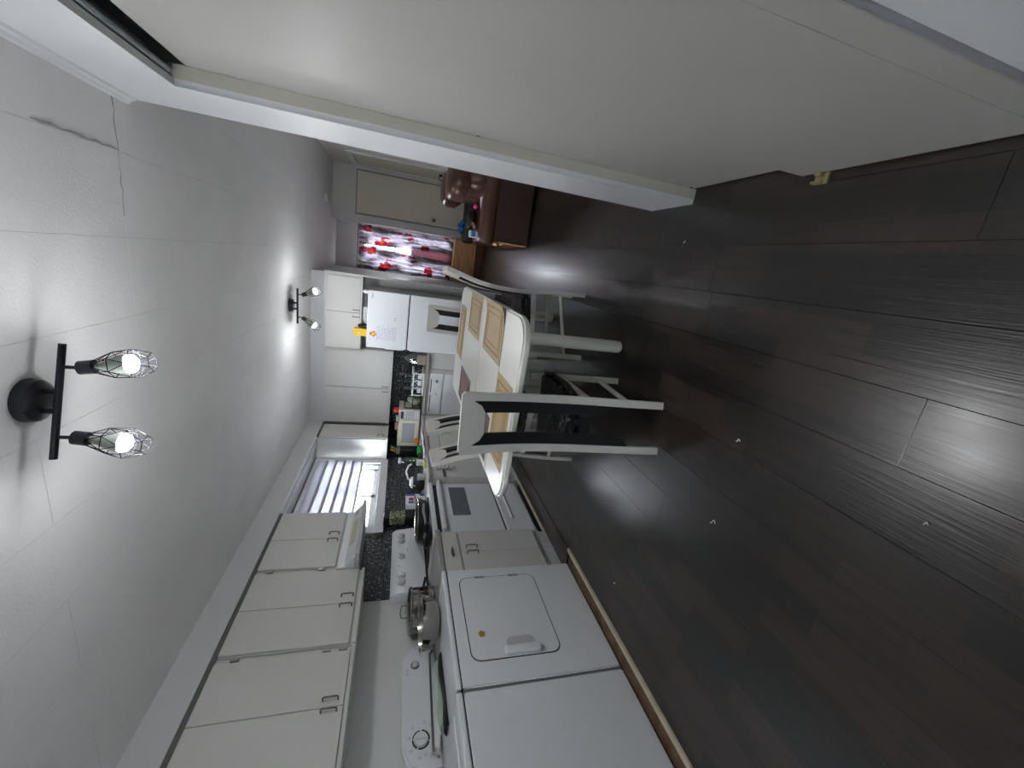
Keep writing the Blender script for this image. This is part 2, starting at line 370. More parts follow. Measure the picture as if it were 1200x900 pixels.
ceiling = struct('ceiling', B(XL - .1, XRR + .32, YB, YW + .1, ZC + .006, ZC + .06), grey_m)
CP = .305; CLh = 1.25; CX = ceiling.location.copy(); ccache = {}
def cpanel(w, l):
    me = bpy.data.meshes.new('ceiling_panel'); b = bmesh.new(); bmesh.ops.create_cube(b, size=1)
    bmesh.ops.scale(b, vec=(w - .0014, l - .0014, .008), verts=b.verts)
    b.to_mesh(me); b.free(); me.materials.append(ceil_m); return me
for k in range(-9, 5):
    x0 = max(-.1 + CP * k, XL); x1 = min(-.1 + CP * (k + 1), XRR)
    if x1 - x0 < .01: continue
    y = 2.0 - 4 * CLh if k >= -2 else (1.33 - 4 * 1.22 if k % 2 else 1.95 - 4 * 1.22)
    while y < YW:
        a = max(y, YB); b = min(y + CLh, YW)
        if b - a > .02:
            key = (round(x1 - x0, 3), round(b - a, 3))
            if key not in ccache: ccache[key] = cpanel(*key)
            o = bpy.data.objects.new('ceiling_panel', ccache[key]); COL.objects.link(o); o.parent = ceiling
            o.location = Vector(((x0 + x1) / 2, (a + b) / 2, ZC + .004)) - CX
        y += CLh
caulk_m = mat('ceiling_caulk', (.34, .34, .35), .8, var=.1, scale=20)
cr = MB()
pts = [(.214 + random.uniform(-.004, .004), 1.62 + .38 * i / 10, ZC - .0005) for i in range(11)]
cr.tube(pts, [.002, .004, .005, .003, .004, .005, .003, .004, .0025, .003, .0015], 6)
cr.tube([(.40 - .42 * i / 14, 2.0 + random.uniform(-.006, .006), ZC) for i in range(15)], [.0012 + .0022 * random.random() ** 2 for i in range(15)], 5)
struct('ceiling_crack', cr, caulk_m, ceiling)

# window_1 hole in the left wall
WY0, WY1, WZ0, WZ1 = 3.52, 4.82, 1.37, 2.07
m = MB()
m.box(XL - .14, XL, YB, WY0, 0, ZC).box(XL - .14, XL, WY1, YF + .1, 0, ZC).box(XL - .14, XL, WY0, WY1, 0, WZ0).box(XL - .14, XL, WY0, WY1, WZ1, ZC)
wall_left = struct('wall_left', m, wall_m)
wall_far = struct('wall_far', B(XL, -.345, YF, YF + .1, 0, ZC), wall_m)
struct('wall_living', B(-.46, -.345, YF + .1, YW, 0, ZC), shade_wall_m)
LY0, LY1, LZ0, LZ1 = -.30, .30, .50, 1.93
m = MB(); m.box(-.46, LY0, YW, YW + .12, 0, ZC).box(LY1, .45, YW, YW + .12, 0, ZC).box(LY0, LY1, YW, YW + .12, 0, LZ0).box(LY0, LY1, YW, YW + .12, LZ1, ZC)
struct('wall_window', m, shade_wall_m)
m = MB(); DX0, DX1, DZ = .455, 1.065, 2.0
m.box(.352, DX0, 6.85, 6.93, 0, ZC).box(DX1, XRR + .1, 6.85, 6.93, 0, ZC).box(DX0, DX1, 6.85, 6.93, DZ, ZC).box(.352, .42, 6.93, YW, 0, ZC)
m.box(.42, XRR + .3, 7.06, 7.12, 0, ZC)  # unseen backing added behind the alcove door to stop sky light leaking in
struct('wall_alcove', m, alcove_m)
# right wall of the living end, door_2 in it
m = MB(); m.box(XRR, XRR + .1, 2.10, 6.02, 0, ZC).box(XRR, XRR + .1, 6.74, 6.85, 0, ZC).box(XRR, XRR + .1, 6.02, 6.74, 1.985, ZC)
m.box(XRR + .24, XRR + .30, 5.9, 7.06, 0, ZC).box(XRR + .1, XRR + .24, 5.9, 5.95, 0, ZC)  # unseen boxes added behind the side door so no sky leaks round it
struct('wall_right', m, alcove_m)
# closet: front wall stub, header, end wall, back
m = MB(); m.prism([(.41, 1.772), (.4735, 1.772), (.4735, 1.835), (XRR, 2.0), (XRR, 2.104), (.41, 2.104)], 0, ZC, 'z')
wc = struct('wall_closet', m, trim_m)
struct('wall_header', B(.41, .432, .0, 1.772, 2.03, ZC), trim_m)
struct('trim_4', B(.432, .4735, 1.7695, 1.772, 0, 2.03), jamb_m)
struct('trim_5', MB().prism([(.41, ZC), (.385, ZC), (.388, ZC - .008), (.398, ZC - .014), (.402, ZC - .026), (.41, ZC - .03)], YB, 2.09, 'y'), trim_m)
struct('trim_6', MB().box(.4085, .4115, 1.7685, 1.7725, .012, 2.03).box(.4085, .4125, .0, 1.7725, 2.027, 2.0315), trim_m)
struct('trim_7', B(.408, .41, 1.83, 1.93, .018, .028), foam_m)
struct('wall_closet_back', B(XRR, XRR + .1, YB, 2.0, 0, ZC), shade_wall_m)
m = MB(); m.box(.437, .50, -.5, .562, 0, ZC).box(.437, .50, YB, -.5, 0, ZC)
struct('wall_jamb', m, trim_m)
m = MB(); m.box(XL, -1.15, YB - .1, YB, 0, ZC).box(-.75, XRR, YB - .1, YB, 0, ZC).box(-1.15, -.75, YB - .1, YB, 0, 1.15).box(-1.15, -.75, YB - .1, YB, 1.75, ZC)  # opening made for the added fill window behind the camera
struct('wall_front', m, wall_m)
# soffit along the left and far walls
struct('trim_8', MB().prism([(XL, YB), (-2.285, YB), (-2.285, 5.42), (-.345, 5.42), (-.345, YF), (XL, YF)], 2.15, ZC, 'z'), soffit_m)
struct('trim_9', MB().box(-2.30, -2.275, 3.36, 4.90, 2.142, 2.153).box(-2.375, -2.36, 3.36, 4.90, 2.135, 2.15), trim_m)

# mosaic backsplash: each small tile is real, joined because nobody could pick them apart
def mosaic(name, parent, ax, a0, a1, z0, z1, off, holes=()):
    vs = []; fs = []; cols = []; rh = .0165; z = z0; row = 0
    rnd = random.Random(len(name) + int(a0 * 10))
    while z < z1 - .004:
        t = a0 - rnd.random() * .12
        while t < a1:
            l = rnd.choice((.05, .075, .10, .15)); p = max(t, a0); q = min(t + l, a1); t += l
            if q - p < .01: continue
            if any(p < h[1] and q > h[0] and z < h[3] and z + rh > h[2] for h in holes): continue
            g = .001; d = off + rnd.uniform(.004, .0065); zz = min(z + rh, z1)
            i = len(vs)
            for dd, k in ((off, g * .3), (d, g)):
                for s, zc in ((p + k, z + k), (q - k, z + k), (q - k, zz - k), (p + k, zz - k)):
                    vs.append((XL + dd, s, zc) if ax == 'y' else (s, YF - dd, zc))
            fs += [(i + 4, i + 5, i + 6, i + 7)] + [(i + j, i + (j + 1) % 4, i + 4 + (j + 1) % 4, i + 4 + j) for j in range(4)]
            v = rnd.choice((.006, .010, .016, .024, .040)); cols += [(v, v * 1.03, v * 1.12, 1)] * 5
        z += rh; row += 1
    og = Vector(((XL, (a0 + a1) / 2, z0) if ax == 'y' else ((a0 + a1) / 2, YF, z0)))
    me = bpy.data.meshes.new(name); me.from_pydata([Vector(v) - og for v in vs], [], fs); me.materials.append(tile_m)
    ca = me.color_attributes.new('tint', 'FLOAT_COLOR', 'CORNER')
    for p in me.polygons:
        for li in p.loop_indices: ca.data[li].color = cols[p.index]
    bm = bmesh.new(); bm.from_mesh(me); bmesh.ops.recalc_face_normals(bm, faces=bm.faces); bm.to_mesh(me); bm.free()
    o = bpy.data.objects.new(name, me); COL.objects.link(o); o.parent = parent; o.location = og - wloc(parent); o['kind'] = 'stuff'
struct('backsplash_backing', MB().box(XL, XL + .003, 2.63, YF, .90, 1.30).box(XL, XL + .003, 2.63, 3.42, 1.30, 1.62).box(XL, XL + .003, 4.92, YF, 1.30, 1.33), grout_m, wall_left)
mosaic('mosaic_tiles', wall_left, 'y', 2.63, YF, .905, 1.60, .003, [(3.42, 4.92, 1.285, 9), (4.9, 9, 1.32, 9)])
struct('backsplash_backing', B(XL, -1.12, YF - .003, YF, .90, 1.33), grout_m, wall_far)
mosaic('mosaic_tiles', wall_far, 'x', XL + .01, -1.12, .905, 1.325, .003)

# ------------------------------------------------------------------ window_1 (kitchen)
w1 = bpy.data.objects.new('window_1', None); COL.objects.link(w1); w1.location = (XL, 4.17, 1.29); w1['kind'] = 'structure'
c = MB(); xo = XL + .022
c.box(XL, xo, 3.43, WY0 + .01, 1.29, 2.145, bev=.004).box(XL, xo, WY1 - .01, 4.905, 1.29, 2.145, bev=.004).box(XL, xo + .004, 3.43, 4.905, 1.29, WZ0 + .01, bev=.004).box(XL, xo, WY0, WY1, WZ1 - .01, 2.145, bev=.004)
link('casing', c, trim_m, w1)
f = MB(); x0, x1 = XL - .10, XL - .005
f.box(x0, x1, WY0, WY0 + .035, WZ0, WZ1).box(x0, x1, WY1 - .035, WY1, WZ0, WZ1).box(x0, x1, WY0, WY1, WZ0, WZ0 + .035).box(x0, x1, WY0, WY1, WZ1 - .03, WZ1)
link('window_frame', f, trim_m, w1)
for a, b, xx in ((WY0 + .035, 4.16, XL - .055), (4.10, WY1 - .035, XL - .085)):
    s = MB(); s.box(xx, xx + .028, a, a + .045, WZ0 + .035, WZ1 - .03).box(xx, xx + .028, b - .045, b, WZ0 + .035, WZ1 - .03).box(xx, xx + .028, a, b, WZ0 + .035, WZ0 + .075).box(xx, xx + .028, a, b, WZ1 - .07, WZ1 - .03)
    so = link('sash', s, foam_m, w1)
    link('pane', B(xx + .012, xx + .016, a + .045, b - .045, WZ0 + .075, WZ1 - .07), glass_m, so)
w3 = bpy.data.objects.new('added_fill_window', None); COL.objects.link(w3); w3.location = (-.9, YB, 1.15); w3['kind'] = 'structure'  # window added unseen behind the camera to fill near surfaces with daylight
link('window_frame', MB().box(-1.15, -1.11, YB - .08, YB - .02, 1.15, 1.75).box(-.79, -.75, YB - .08, YB - .02, 1.15, 1.75).box(-1.11, -.79, YB - .08, YB - .02, 1.15, 1.19).box(-1.11, -.79, YB - .08, YB - .02, 1.71, 1.75), foam_m, w3)
link('pane', B(-1.11, -.79, YB - .052, YB - .048, 1.19, 1.71), glass_m, w3)
sh = thing('roman_shade', 'white pleated fabric shade half covering the kitchen window', 'shade', (XL + .03, 4.17, 2.06))
def shade_f(u, v):
    z = 2.10 - .50 * v; k = (v * 5) % 1
    return (XL + .034 + .012 * math.sin(k * PI) + .004 * math.sin(u * 9 + v * 4), 3.50 + 1.32 * u, z + .004 * math.sin(u * 5 + 1))
link('shade_fabric', MB().sheet(shade_f, 24, 40, .002), shade_m, sh, smooth=True)
for k in range(1, 5):
    zz = 2.10 - .10 * k
    link('pleat_fold', MB().sheet(lambda u, v, zz=zz: (XL + .036 + .010 * v * (1 - v) * 4, 3.50 + 1.32 * u, zz - .012 + .030 * v + .004 * math.sin(u * 5 + 1)), 24, 3, .002), fold_m, sh, smooth=True)
link('bottom_rail', B(XL + .026, XL + .042, 3.50, 4.82, 1.585, 1.605, bev=.003), lgrey_m, sh)
link('head_rail', B(XL + .024, XL + .06, 3.50, 4.82, 2.095, 2.135, bev=.003), foam_m, sh)

# ------------------------------------------------------------------ window_2 (living end)
w2 = bpy.data.objects.new('window_2', None); COL.objects.link(w2); w2.location = (0, YW, LZ0); w2['kind'] = 'structure'
f = MB()
f.box(LY0, LY0 + .04, YW + .01, YW + .10, LZ0, LZ1).box(LY1 - .04, LY1, YW + .01, YW + .10, LZ0, LZ1).box(LY0, LY1, YW + .01, YW + .10, LZ0, LZ0 + .05).box(LY0, LY1, YW + .01, YW + .10, LZ1 - .04, LZ1).box(LY0, LY1, YW + .03, YW + .07, 1.40, 1.43)
link('window_frame', f, foam_m, w2)
link('pane', B(LY0 + .04, LY1 - .04, YW + .048, YW + .052, LZ0 + .05, 1.40), glass_m, w2)
link('pane', B(LY0 + .04, LY1 - .04, YW + .048, YW + .052, 1.43, LZ1 - .04), glass_m, w2)
def curtain(name, label, ea, eb, zt, zb, mt, npl, y0=YW - .06, amp=.022):
    def ff(u, v):
        z = zt + (zb - zt) * v; a = ea(z); b = eb(z)
        return (a + (b - a) * u, y0 + amp * math.sin(u * npl * 2 * PI + .4 * v), z)
    return tag(link(name, MB().sheet(ff, npl * 8, 20, .002), mt, smooth=True), label, 'curtain')
part_l = lambda z: .042 + .055 * max(0, 1.78 - z) / 1.3
part_r = lambda z: .036 - .085 * max(0, 1.78 - z) / 1.3
curtain('floral_curtain', 'floral red and grey curtain panel beside the white alcove door', lambda z: .345, part_l, 1.97, .36, curtain_m, 4)
curtain('floral_curtain', 'floral red and grey curtain panel next to the tall fridge cabinet', part_r, lambda z: -.34, 1.97, .28, curtain_m, 5)
curtain('sheer_curtain', 'pink sheer curtain showing in the gap between two floral curtains', lambda z: .15, lambda z: -.14, 1.16, .46, sheer_m, 3, YW - .022, .008)
tag(link('curtain_rod', MB().cyl((-.345, YW - .06, 1.985), (.348, YW - .06, 1.985), .008, n=10), nick_m), 'dark curtain rod above the floral curtains', 'rod')
ch = thing('low_chest', 'low orange wooden chest on a dark plinth under the curtained window', 'chest', (-.05, 7.08, 0))
link('chest_front', B(-.335, .33, 6.99, 7.17, .12, .46, bev=.006), wood_m, ch)
link('plinth', B(-.325, .32, 7.0, 7.165, 0, .12), bwood_m, ch)
link('chest_lid', B(-.34, .335, 6.98, 7.175, .46, .478, bev=.004), wood_m, ch)

# ------------------------------------------------------------------ doors
def slab_door(name, mb, loc): 
    d = bpy.data.objects.new(name, None); COL.objects.link(d); d.location = loc; d['kind'] = 'structure'; return d
d1 = slab_door('door_1', None, (.76, 6.87, 0))
link('door_slab', B(DX0 + .012, DX1 - .012, 6.862, 6.90, .012, DZ - .008, bev=.003), door_m, d1)
link('door_stop', MB().box(DX0, DX0 + .006, 6.90, 6.93, 0, DZ).box(DX1 - .006, DX1, 6.90, 6.93, 0, DZ).box(DX0, DX1, 6.90, 6.93, DZ - .006, DZ), seam_m, d1)
link('door_knob', MB().lathe([(.022, 0), (.022, .006), (.009, .010), (.009, .03), (.024, .036), (.027, .048), (.018, .060), (0, .062)], (.545, 6.862, .86), 18, (0, -1, 0)), nick_m, d1, smooth=True, label='round brown door knob')
d2 = slab_door('door_2', None, (XRR, 6.38, 0))
link('door_slab', B(XRR + .004, XRR + .04, 6.032, 6.728, .012, 1.975, bev=.003), door_m, d2)
link('door_casing', MB().box(XRR - .012, XRR, 5.955, 6.025, 0, 2.05).box(XRR - .012, XRR, 6.735, 6.80, 0, 2.05).box(XRR - .012, XRR, 6.025, 6.735, 1.98, 2.05), trim_m, d2)
h = MB(); h.box(1.088, XRR + .004, 6.30, 6.33, .82, .87, bev=.003).tube([(1.09, 6.315, .865), (1.055, 6.315, .86), (1.04, 6.315, .835), (1.055, 6.315, .81), (1.075, 6.315, .815)], .006, 8)
link('door_hook', h, black_m, d2, label='black door latch hook')
# sliding closet doors
d3 = slab_door('door_3', None, (.485, 1.50, 0))
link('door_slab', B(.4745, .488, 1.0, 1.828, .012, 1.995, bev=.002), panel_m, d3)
link('screw_hole', MB().cyl((.4735, 1.765, 1.03), (.4757, 1.765, 1.03), .006, n=10).cyl((.4735, 1.762, .035), (.4757, 1.762, .035), .009, n=10), seam_m, d3)
d4 = slab_door('door_4', None, (.45, .95, 0))
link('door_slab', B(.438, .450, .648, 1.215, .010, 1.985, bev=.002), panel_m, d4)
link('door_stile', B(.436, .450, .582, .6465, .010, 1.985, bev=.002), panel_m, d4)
link('edge_bumper', MB().cyl((.441, .571, .01), (.441, .571, 1.985), .009, n=12), grey_m, d4, smooth=True)
tr = slab_door('trim_10', None, (.45, 1.0, 2.03))
link('track_channel', B(.433, .50, .0, 1.768, 2.085, 2.10), jamb_m, tr)
link('track_rail', MB().cyl((.449, .02, 2.036), (.449, 1.752, 2.036), .0105, n=10).box(.446, .452, .02, 1.752, 2.036, 2.085), galv_m, tr)
g = MB(); g.box(.405, .437, 1.13, 1.165, 0, .006).box(.405, .412, 1.13, 1.165, .006, .022).box(.426, .433, 1.13, 1.15, .006, .03).box(.405, .437, 1.118, 1.13, 0, .010)
tag(link('door_guide', g, brass_m), 'yellowed plastic floor guide at the foot of the white sliding closet door', 'guide')

# ------------------------------------------------------------------ kitchen cabinets
def handle_bar(x, y, z0, z1, out=.028, axis='x', r=.0042):
    """slim bow handle; axis x: standing off towards +X; axis y: standing off towards -Y"""
    if axis == 'x': P = [(x, y, z0), (x + out * .8, y, z0), (x + out, y, z0 + .008), (x + out, y, z1 - .008), (x + out * .8, y, z1), (x, y, z1)]
    else: P = [(y, x, z0), (y, x - out * .8, z0), (y, x - out, z0 + .008), (y, x - out, z1 - .008), (y, x - out * .8, z1), (y, x, z1)]
    return MB().tube(P, r, 8)
UX = -2.302; UF = -2.284
def left_upper(label, ya, yb, z0, z1, doors, handles, sill=True, hinges=()):
    t = thing('wall_cabinet', label, 'cabinet', (-2.45, (ya + yb) / 2, z0), 'upper kitchen cabinets')
    link('cabinet_body', MB().box(XL + .001, UX, ya + .002, yb - .002, z0, 2.146), cab_m, t)
    if sill: link('bottom_edge', B(UX, UF + .006, ya + .002, yb - .002, z0, z0 + .02, bev=.002), cab_m, t)
    for (a, b), (hy, h0, h1) in zip(doors, handles):
        d = link('door', B(UX + .001, UF, a, b, z1, 2.122, bev=.0025), cab_m, t)
        link('handle', handle_bar(UF, hy, h0, h1), nick_m, d, smooth=True)
    for hy, hz in hinges:
        link('hinge', MB().box(UX - .001, UF + .001, hy - .010, hy + .010, hz - .022, hz + .022, bev=.003).cyl((UF, hy, hz - .018), (UF, hy, hz + .018), .004, n=8), brush_m, t)
    return t
left_upper('largest white wall cabinet nearest the camera with side by side bow handles', .66, 2.0, 1.40, 1.425, [(.70, 1.642), (1.646, 1.962)], [(1.618, 1.455, 1.53), (1.676, 1.455, 1.53)], hinges=[(1.978, 1.56), (1.978, 2.03), (1.978, 1.47)])
left_upper('white double door wall cabinet between the range hood and nearest cabinet', 2.002, 2.634, 1.40, 1.44, [(2.012, 2.311), (2.315, 2.628)], [(2.284, 1.455, 1.53), (2.368, 1.455, 1.53)])
left_upper('short white wall cabinet mounted directly above the range hood', 2.637, 3.345, 1.60, 1.612, [(2.672, 2.985), (2.989, 3.343)], [(2.952, 1.635, 1.708), (3.035, 1.635, 1.708)], False, hinges=[(2.652, 1.70), (2.652, 2.04)])
cc = left_upper('narrow white corner wall cabinet beside the kitchen window, end panel to the light', 4.905, 5.33, 1.315, 1.335, [(4.925, 5.315)], [(4.965, 1.365, 1.44)])
for px_, pz_ in ((-2.37, 1.86), (-2.37, 1.45), (-2.55, 1.86), (-2.55, 1.45)): link('peg_hole', MB().cyl((px_, 4.9055, pz_), (px_, 4.908, pz_), .006, n=8), grey_m, cc)
struct('gap_shade_strip', MB().box(-2.303, -2.2895, .66, 3.345, 2.124, 2.1495).box(-2.303, -2.2895, 4.93, 5.32, 2.124, 2.1495), mat('painted_gap_shade', (.13, .125, .12), .8))  # dark strip painted as the shadow line between soffit and cabinet tops
# hood
hd = thing('range_hood', 'white range hood under the short cabinet above the stove', 'hood', (-2.4, 3.0, 1.44))
link('hood_body', MB().prism([(XL + .012, 1.598), (-2.29, 1.598), (-2.286, 1.55), (-2.195, 1.475), (XL + .012, 1.475)], 2.645, 3.345, 'y', bev=.004), appl2_m, hd)
link('hood_visor', B(-2.56, -2.165, 2.648, 3.342, 1.445, 1.475, bev=.004), lgrey_m, hd)
ang = math.atan2(-.075, .091)
def on_slope(mb, at=.5):
    M = Matrix.Translation((-2.286 + .091 * at, 0, 1.55 - .075 * at)) @ Matrix.Rotation(-ang, 4, 'Y'); return mb.rot(M)
link('lamp_lens', on_slope(B(-.032, .032, 2.86, 3.16, -.004, .004, bev=.003)), lens_m, hd, label='yellowed lamp lens on the hood front')
for yy in (3.25, 3.28): link('switch', on_slope(B(-.018, .018, yy - .008, yy + .008, -.003, .006, bev=.002), .45), lgrey_m, hd)

# far cabinets (facing the camera)
FX0 = 5.36
def far_upper(label, xa, xb, yf, z0, doors, handles, hz):
    t = thing('wall_cabinet', label, 'cabinet', ((xa + xb) / 2, (yf + YF) / 2, z0), 'upper kitchen cabinets')
    link('cabinet_body', B(xa + .001, xb - .001, yf, YF - .001, z0, 2.146), cab_m, t)
    link('bottom_edge', B(xa + .001, xb - .001, yf - .02, yf, z0, z0 + .018, bev=.002), cab_m, t)
    for (a, b), hx in zip(doors, handles):
        d = link('door', B(a, b, yf - .018, yf - .001, z0 + .02, 2.122, bev=.0025), cab_m, t)
        link('handle', handle_bar(yf - .018, hx, hz, hz + .075, axis='y'), nick_m, d, smooth=True)
far_upper('wide white double door wall cabinet on the far wall above the microwave', -2.27, -1.245, FX0, 1.315, [(-2.25, -1.768), (-1.762, -1.25)], [-1.80, -1.73], 1.355)
far_upper('white double door cabinet above the fridge beside the tall end panel', -1.24, -.345, 5.28, 1.72, [(-1.235, -.785), (-.781, -.365)], [-.83, -.745], 1.745)
t = tag(link('end_panel', B(-.343, -.322, 5.258, YF + .02, 0, 2.147, bev=.002), cab_m), 'tall white end panel standing on the floor at the right side of the fridge', 'panel')

# base cabinets
def base_cab(label, ya, yb, xf):
    t = thing('base_cabinet', label, 'cabinet', (-2.3, (ya + yb) / 2, 0), 'base kitchen cabinets')
    link('cabinet_body', MB().box(XL + .01, xf - .02, ya + .002, yb - .002, .10, .868), cab_m, t)
    link('toe_kick', B(XL + .01, xf - .035, ya + .002, yb - .002, 0, .10), lgrey_m, t)
    return t
b1 = base_cab('white base cabinet with one drawer squeezed between dryer and stove', 2.182, 2.645, -2.0)
dr = link('drawer', B(-2.02, -2.0, 2.19, 2.64, .745, .866, bev=.0025), cab_m, b1)
link('drawer_pull', MB().tube([(-2.0, 2.36, .80), (-1.975, 2.365, .80), (-1.968, 2.40, .80), (-1.975, 2.435, .80), (-2.0, 2.44, .80)], .004, 8).ball((-1.997, 2.40, .80), .018, 12, (.25, 2.4, .7)), nick_m, dr)
for a, b, hy in ((2.19, 2.412, 2.385), (2.416, 2.64, 2.445)):
    d = link('door', B(-2.02, -2.0, a, b, .13, .725, bev=.0025), cab_m, b1)
    link('handle', handle_bar(-2.0, hy, .615, .695), nick_m, d, smooth=True)
b2 = base_cab('white base cabinet run under the kitchen window right of the stove', 3.46, 5.06, -2.0)
for a, b in ((3.47, 3.985), (3.99, 4.50), (4.505, 5.05)):
    d = link('drawer', B(-2.02, -2.0, a, b, .745, .866, bev=.0025), cab_m, b2)
    d = link('door', B(-2.02, -2.0, a, b, .11, .735, bev=.0025), cab_m, b2)
    link('handle', handle_bar(-2.0, b - .06, .60, .69), brush_m, d, smooth=True)
b3 = thing('base_cabinet', 'white base cabinet corner filler beside the dishwasher, under the far worktop', 'cabinet', (-2.3, 5.4, 0), 'base kitchen cabinets')
link('cabinet_body', B(XL + .01, -2.035, 5.10, YF - .01, 0, .868), cab_m, b3)
link('end_filler', B(-1.375, -1.15, 5.10, YF - .01, 0, .868), cab_m, b3)
# worktops
def worktop(label, mb):
    return tag(link('worktop', mb, counter_m), label, 'worktop')
worktop('short grey worktop piece between the dryer and the stove', B(XL + .008, -1.985, 2.18, 2.655, .869, .905, bev=.005))
worktop('long grey worktop turning the corner under the window and far cabinets', MB().prism([(XL + .008, 3.455), (-1.98, 3.455), (-1.98, 5.055), (-1.145, 5.055), (-1.145, YF - .008), (XL + .008, YF - .008)], .869, .905, 'z', bev=.004))
# dishwasher
dw = thing('dishwasher', 'white dishwasher built in under the far worktop left of the fridge', 'dishwasher', (-1.7, 5.3, 0))
link('tub', B(-2.03, -1.38, 5.10, 5.62, .02, .866), appl2_m, dw)
link('door_panel', B(-1.99, -1.42, 5.075, 5.10, .12, .66, bev=.004), appl_m, dw)
cp = link('control_panel', B(-1.99, -1.42, 5.068, 5.10, .675, .838, bev=.004), appl2_m, dw)
link('vent_slot', MB().box(-1.95, -1.72, 5.066, 5.070, .815, .826).box(-1.68, -1.50, 5.066, 5.070, .815, .826), seam_m, cp)
link('dial', MB().cyl((-1.53, 5.068, .75), (-1.53, 5.050, .75), .020, .016, 16).box(-1.534, -1.526, 5.044, 5.055, .735, .765), brass_m, cp)
link('button', MB().cyl((-1.70, 5.068, .75), (-1.70, 5.06, .75), .008, n=10), blue_m, cp)

# ------------------------------------------------------------------ stove
st = thing('stove', 'white electric stove with black framed oven door between base cabinets', 'stove', (-2.3, 3.05, 0))
SY0, SY1 = 2.665, 3.45; SXF = -2.055
link('stove_body', MB().box(XL + .02, SXF - .03, SY0, SY1, .03, .87), appl2_m, st)
link('cooktop', B(XL + .02, SXF + .005, SY0 - .004, SY1 + .004, .872, .912, bev=.008, seg=2), appl_m, st)
od = link('oven_door', B(SXF - .028, SXF, SY0 + .03, SY1 - .012, .315, .835, bev=.005), appl_m, st)
link('oven_window', B(SXF - .001, SXF + .0035, 2.925, 3.36, .575, .728, bev=.001), ovglass_m, od)
hm = MB(); hm.box(SXF + .0, SXF + .03, 2.715, 2.745, .80, .835, bev=.004).box(SXF, SXF + .03, 3.40, 3.43, .80, .835, bev=.004).box(SXF + .02, SXF + .043, 2.71, 3.435, .803, .838, bev=.009, seg=2)
link('oven_handle', hm, appl2_m, od)
link('door_gap', MB().box(SXF - .03, SXF - .026, SY0 + .02, SY1 - .002, .29, .868), seam_m, st)
dd = link('bottom_drawer', B(SXF - .028, SXF, SY0 + .03, SY1 - .012, .055, .298, bev=.005), appl_m, st)
link('drawer_grip', MB().prism([(SXF - .002, .235), (SXF + .016, .232), (SXF + .016, .222), (SXF - .002, .205)], 2.86, 3.35, 'y'), appl2_m, dd)
bgd = link('backguard', MB().prism([(XL + .012, .914), (-2.49, .914), (-2.485, 1.03), (-2.505, 1.175), (-2.53, 1.205), (XL + .012, 1.205)], SY0 - .09, SY1 - .09, 'y', bev=.006), appl_m, st, smooth=True)
link('shadow_gap', B(-2.49, -2.478, SY0 - .05, SY1 - .09, .913, .93), seam_m, st)
for yy in (2.69, 2.76, 2.985, 3.185, 3.25):
    k = MB().lathe([(.030, 0), (.030, .006), (.022, .010), (.020, .026), (0, .027)], (-2.496, yy, 1.125), 18, (1, 0, -.12)); k.box(-2.474, -2.458, yy - .005, yy + .005, 1.103, 1.145, bev=.002)
    kn = link('knob', k, appl2_m, bgd, smooth=True)
    link('knob_ring', MB().tube([(-2.4935 - .0015 + .002, yy + .030 * math.cos(a * PI / 10), 1.123 + .030 * math.sin(a * PI / 10)) for a in range(20)], .003, 6, True), grey_m, kn)
pp_ = link('panel_print', MB().box(-2.491, -2.4895, 3.04, 3.075, 1.07, 1.076).box(-2.491, -2.4895, 2.86, 2.868, 1.14, 1.15).box(-2.491, -2.4895, 3.11, 3.118, 1.14, 1.15), print_m, bgd); pp_['kind'] = 'stuff'
for bx, by, br in ((-2.20, 2.86, .075), (-2.40, 2.86, .095), (-2.20, 3.25, .095), (-2.40, 3.25, .075)):
    e = MB()
    for q in (1, .72, .44): e.tube([(bx + br * q * math.cos(a * PI / 10), by + br * q * math.sin(a * PI / 10), .917) for a in range(20)], .005, 6, True)
    link('burner', e, black_m, st)
# pans on the stove
def pan(name, label, c, r, h, hdir, hl, mt, mh):
    t = thing(name, label, 'pan', c)
    link('pan_bowl', MB().lathe([(r * .78, 0), (r * .93, .012), (r, h), (r + .004, h), (r - .004, h - .001), (r * .9, .016), (r * .75, .006), (0, .005)], c, 32), mt, t, smooth=True)
    u = Vector(hdir).normalized(); p = Vector(c) + Vector((0, 0, h - .008)) + u * r * .97
    link('pan_handle', MB().tube([p, p + u * .03 + Vector((0, 0, .006)), p + u * hl * .6 + Vector((0, 0, .02)), p + u * hl + Vector((0, 0, .018))], [.008, .009, .012, .010], 10), mh, t, smooth=True)
    return t
pan('frying_pan', 'black frying pan on the front left burner of the stove, handle towards the room', (-2.15, 2.80, .923), .105, .045, (.75, .7, 0), .15, mat('pan_black', (.012, .011, .010), .3), grey_m)
wk = pan('wok', 'large black wok with a bright steel rim on the right half of the stove', (-2.26, 3.16, .923), .185, .085, (.1, 1, 0), .16, black_m, grey_m)
link('rim', MB().tube([(-2.26 + .188 * math.cos(a * PI / 20), 3.16 + .188 * math.sin(a * PI / 20), 1.008) for a in range(40)], .006, 8, True), steel_m, wk, smooth=True)

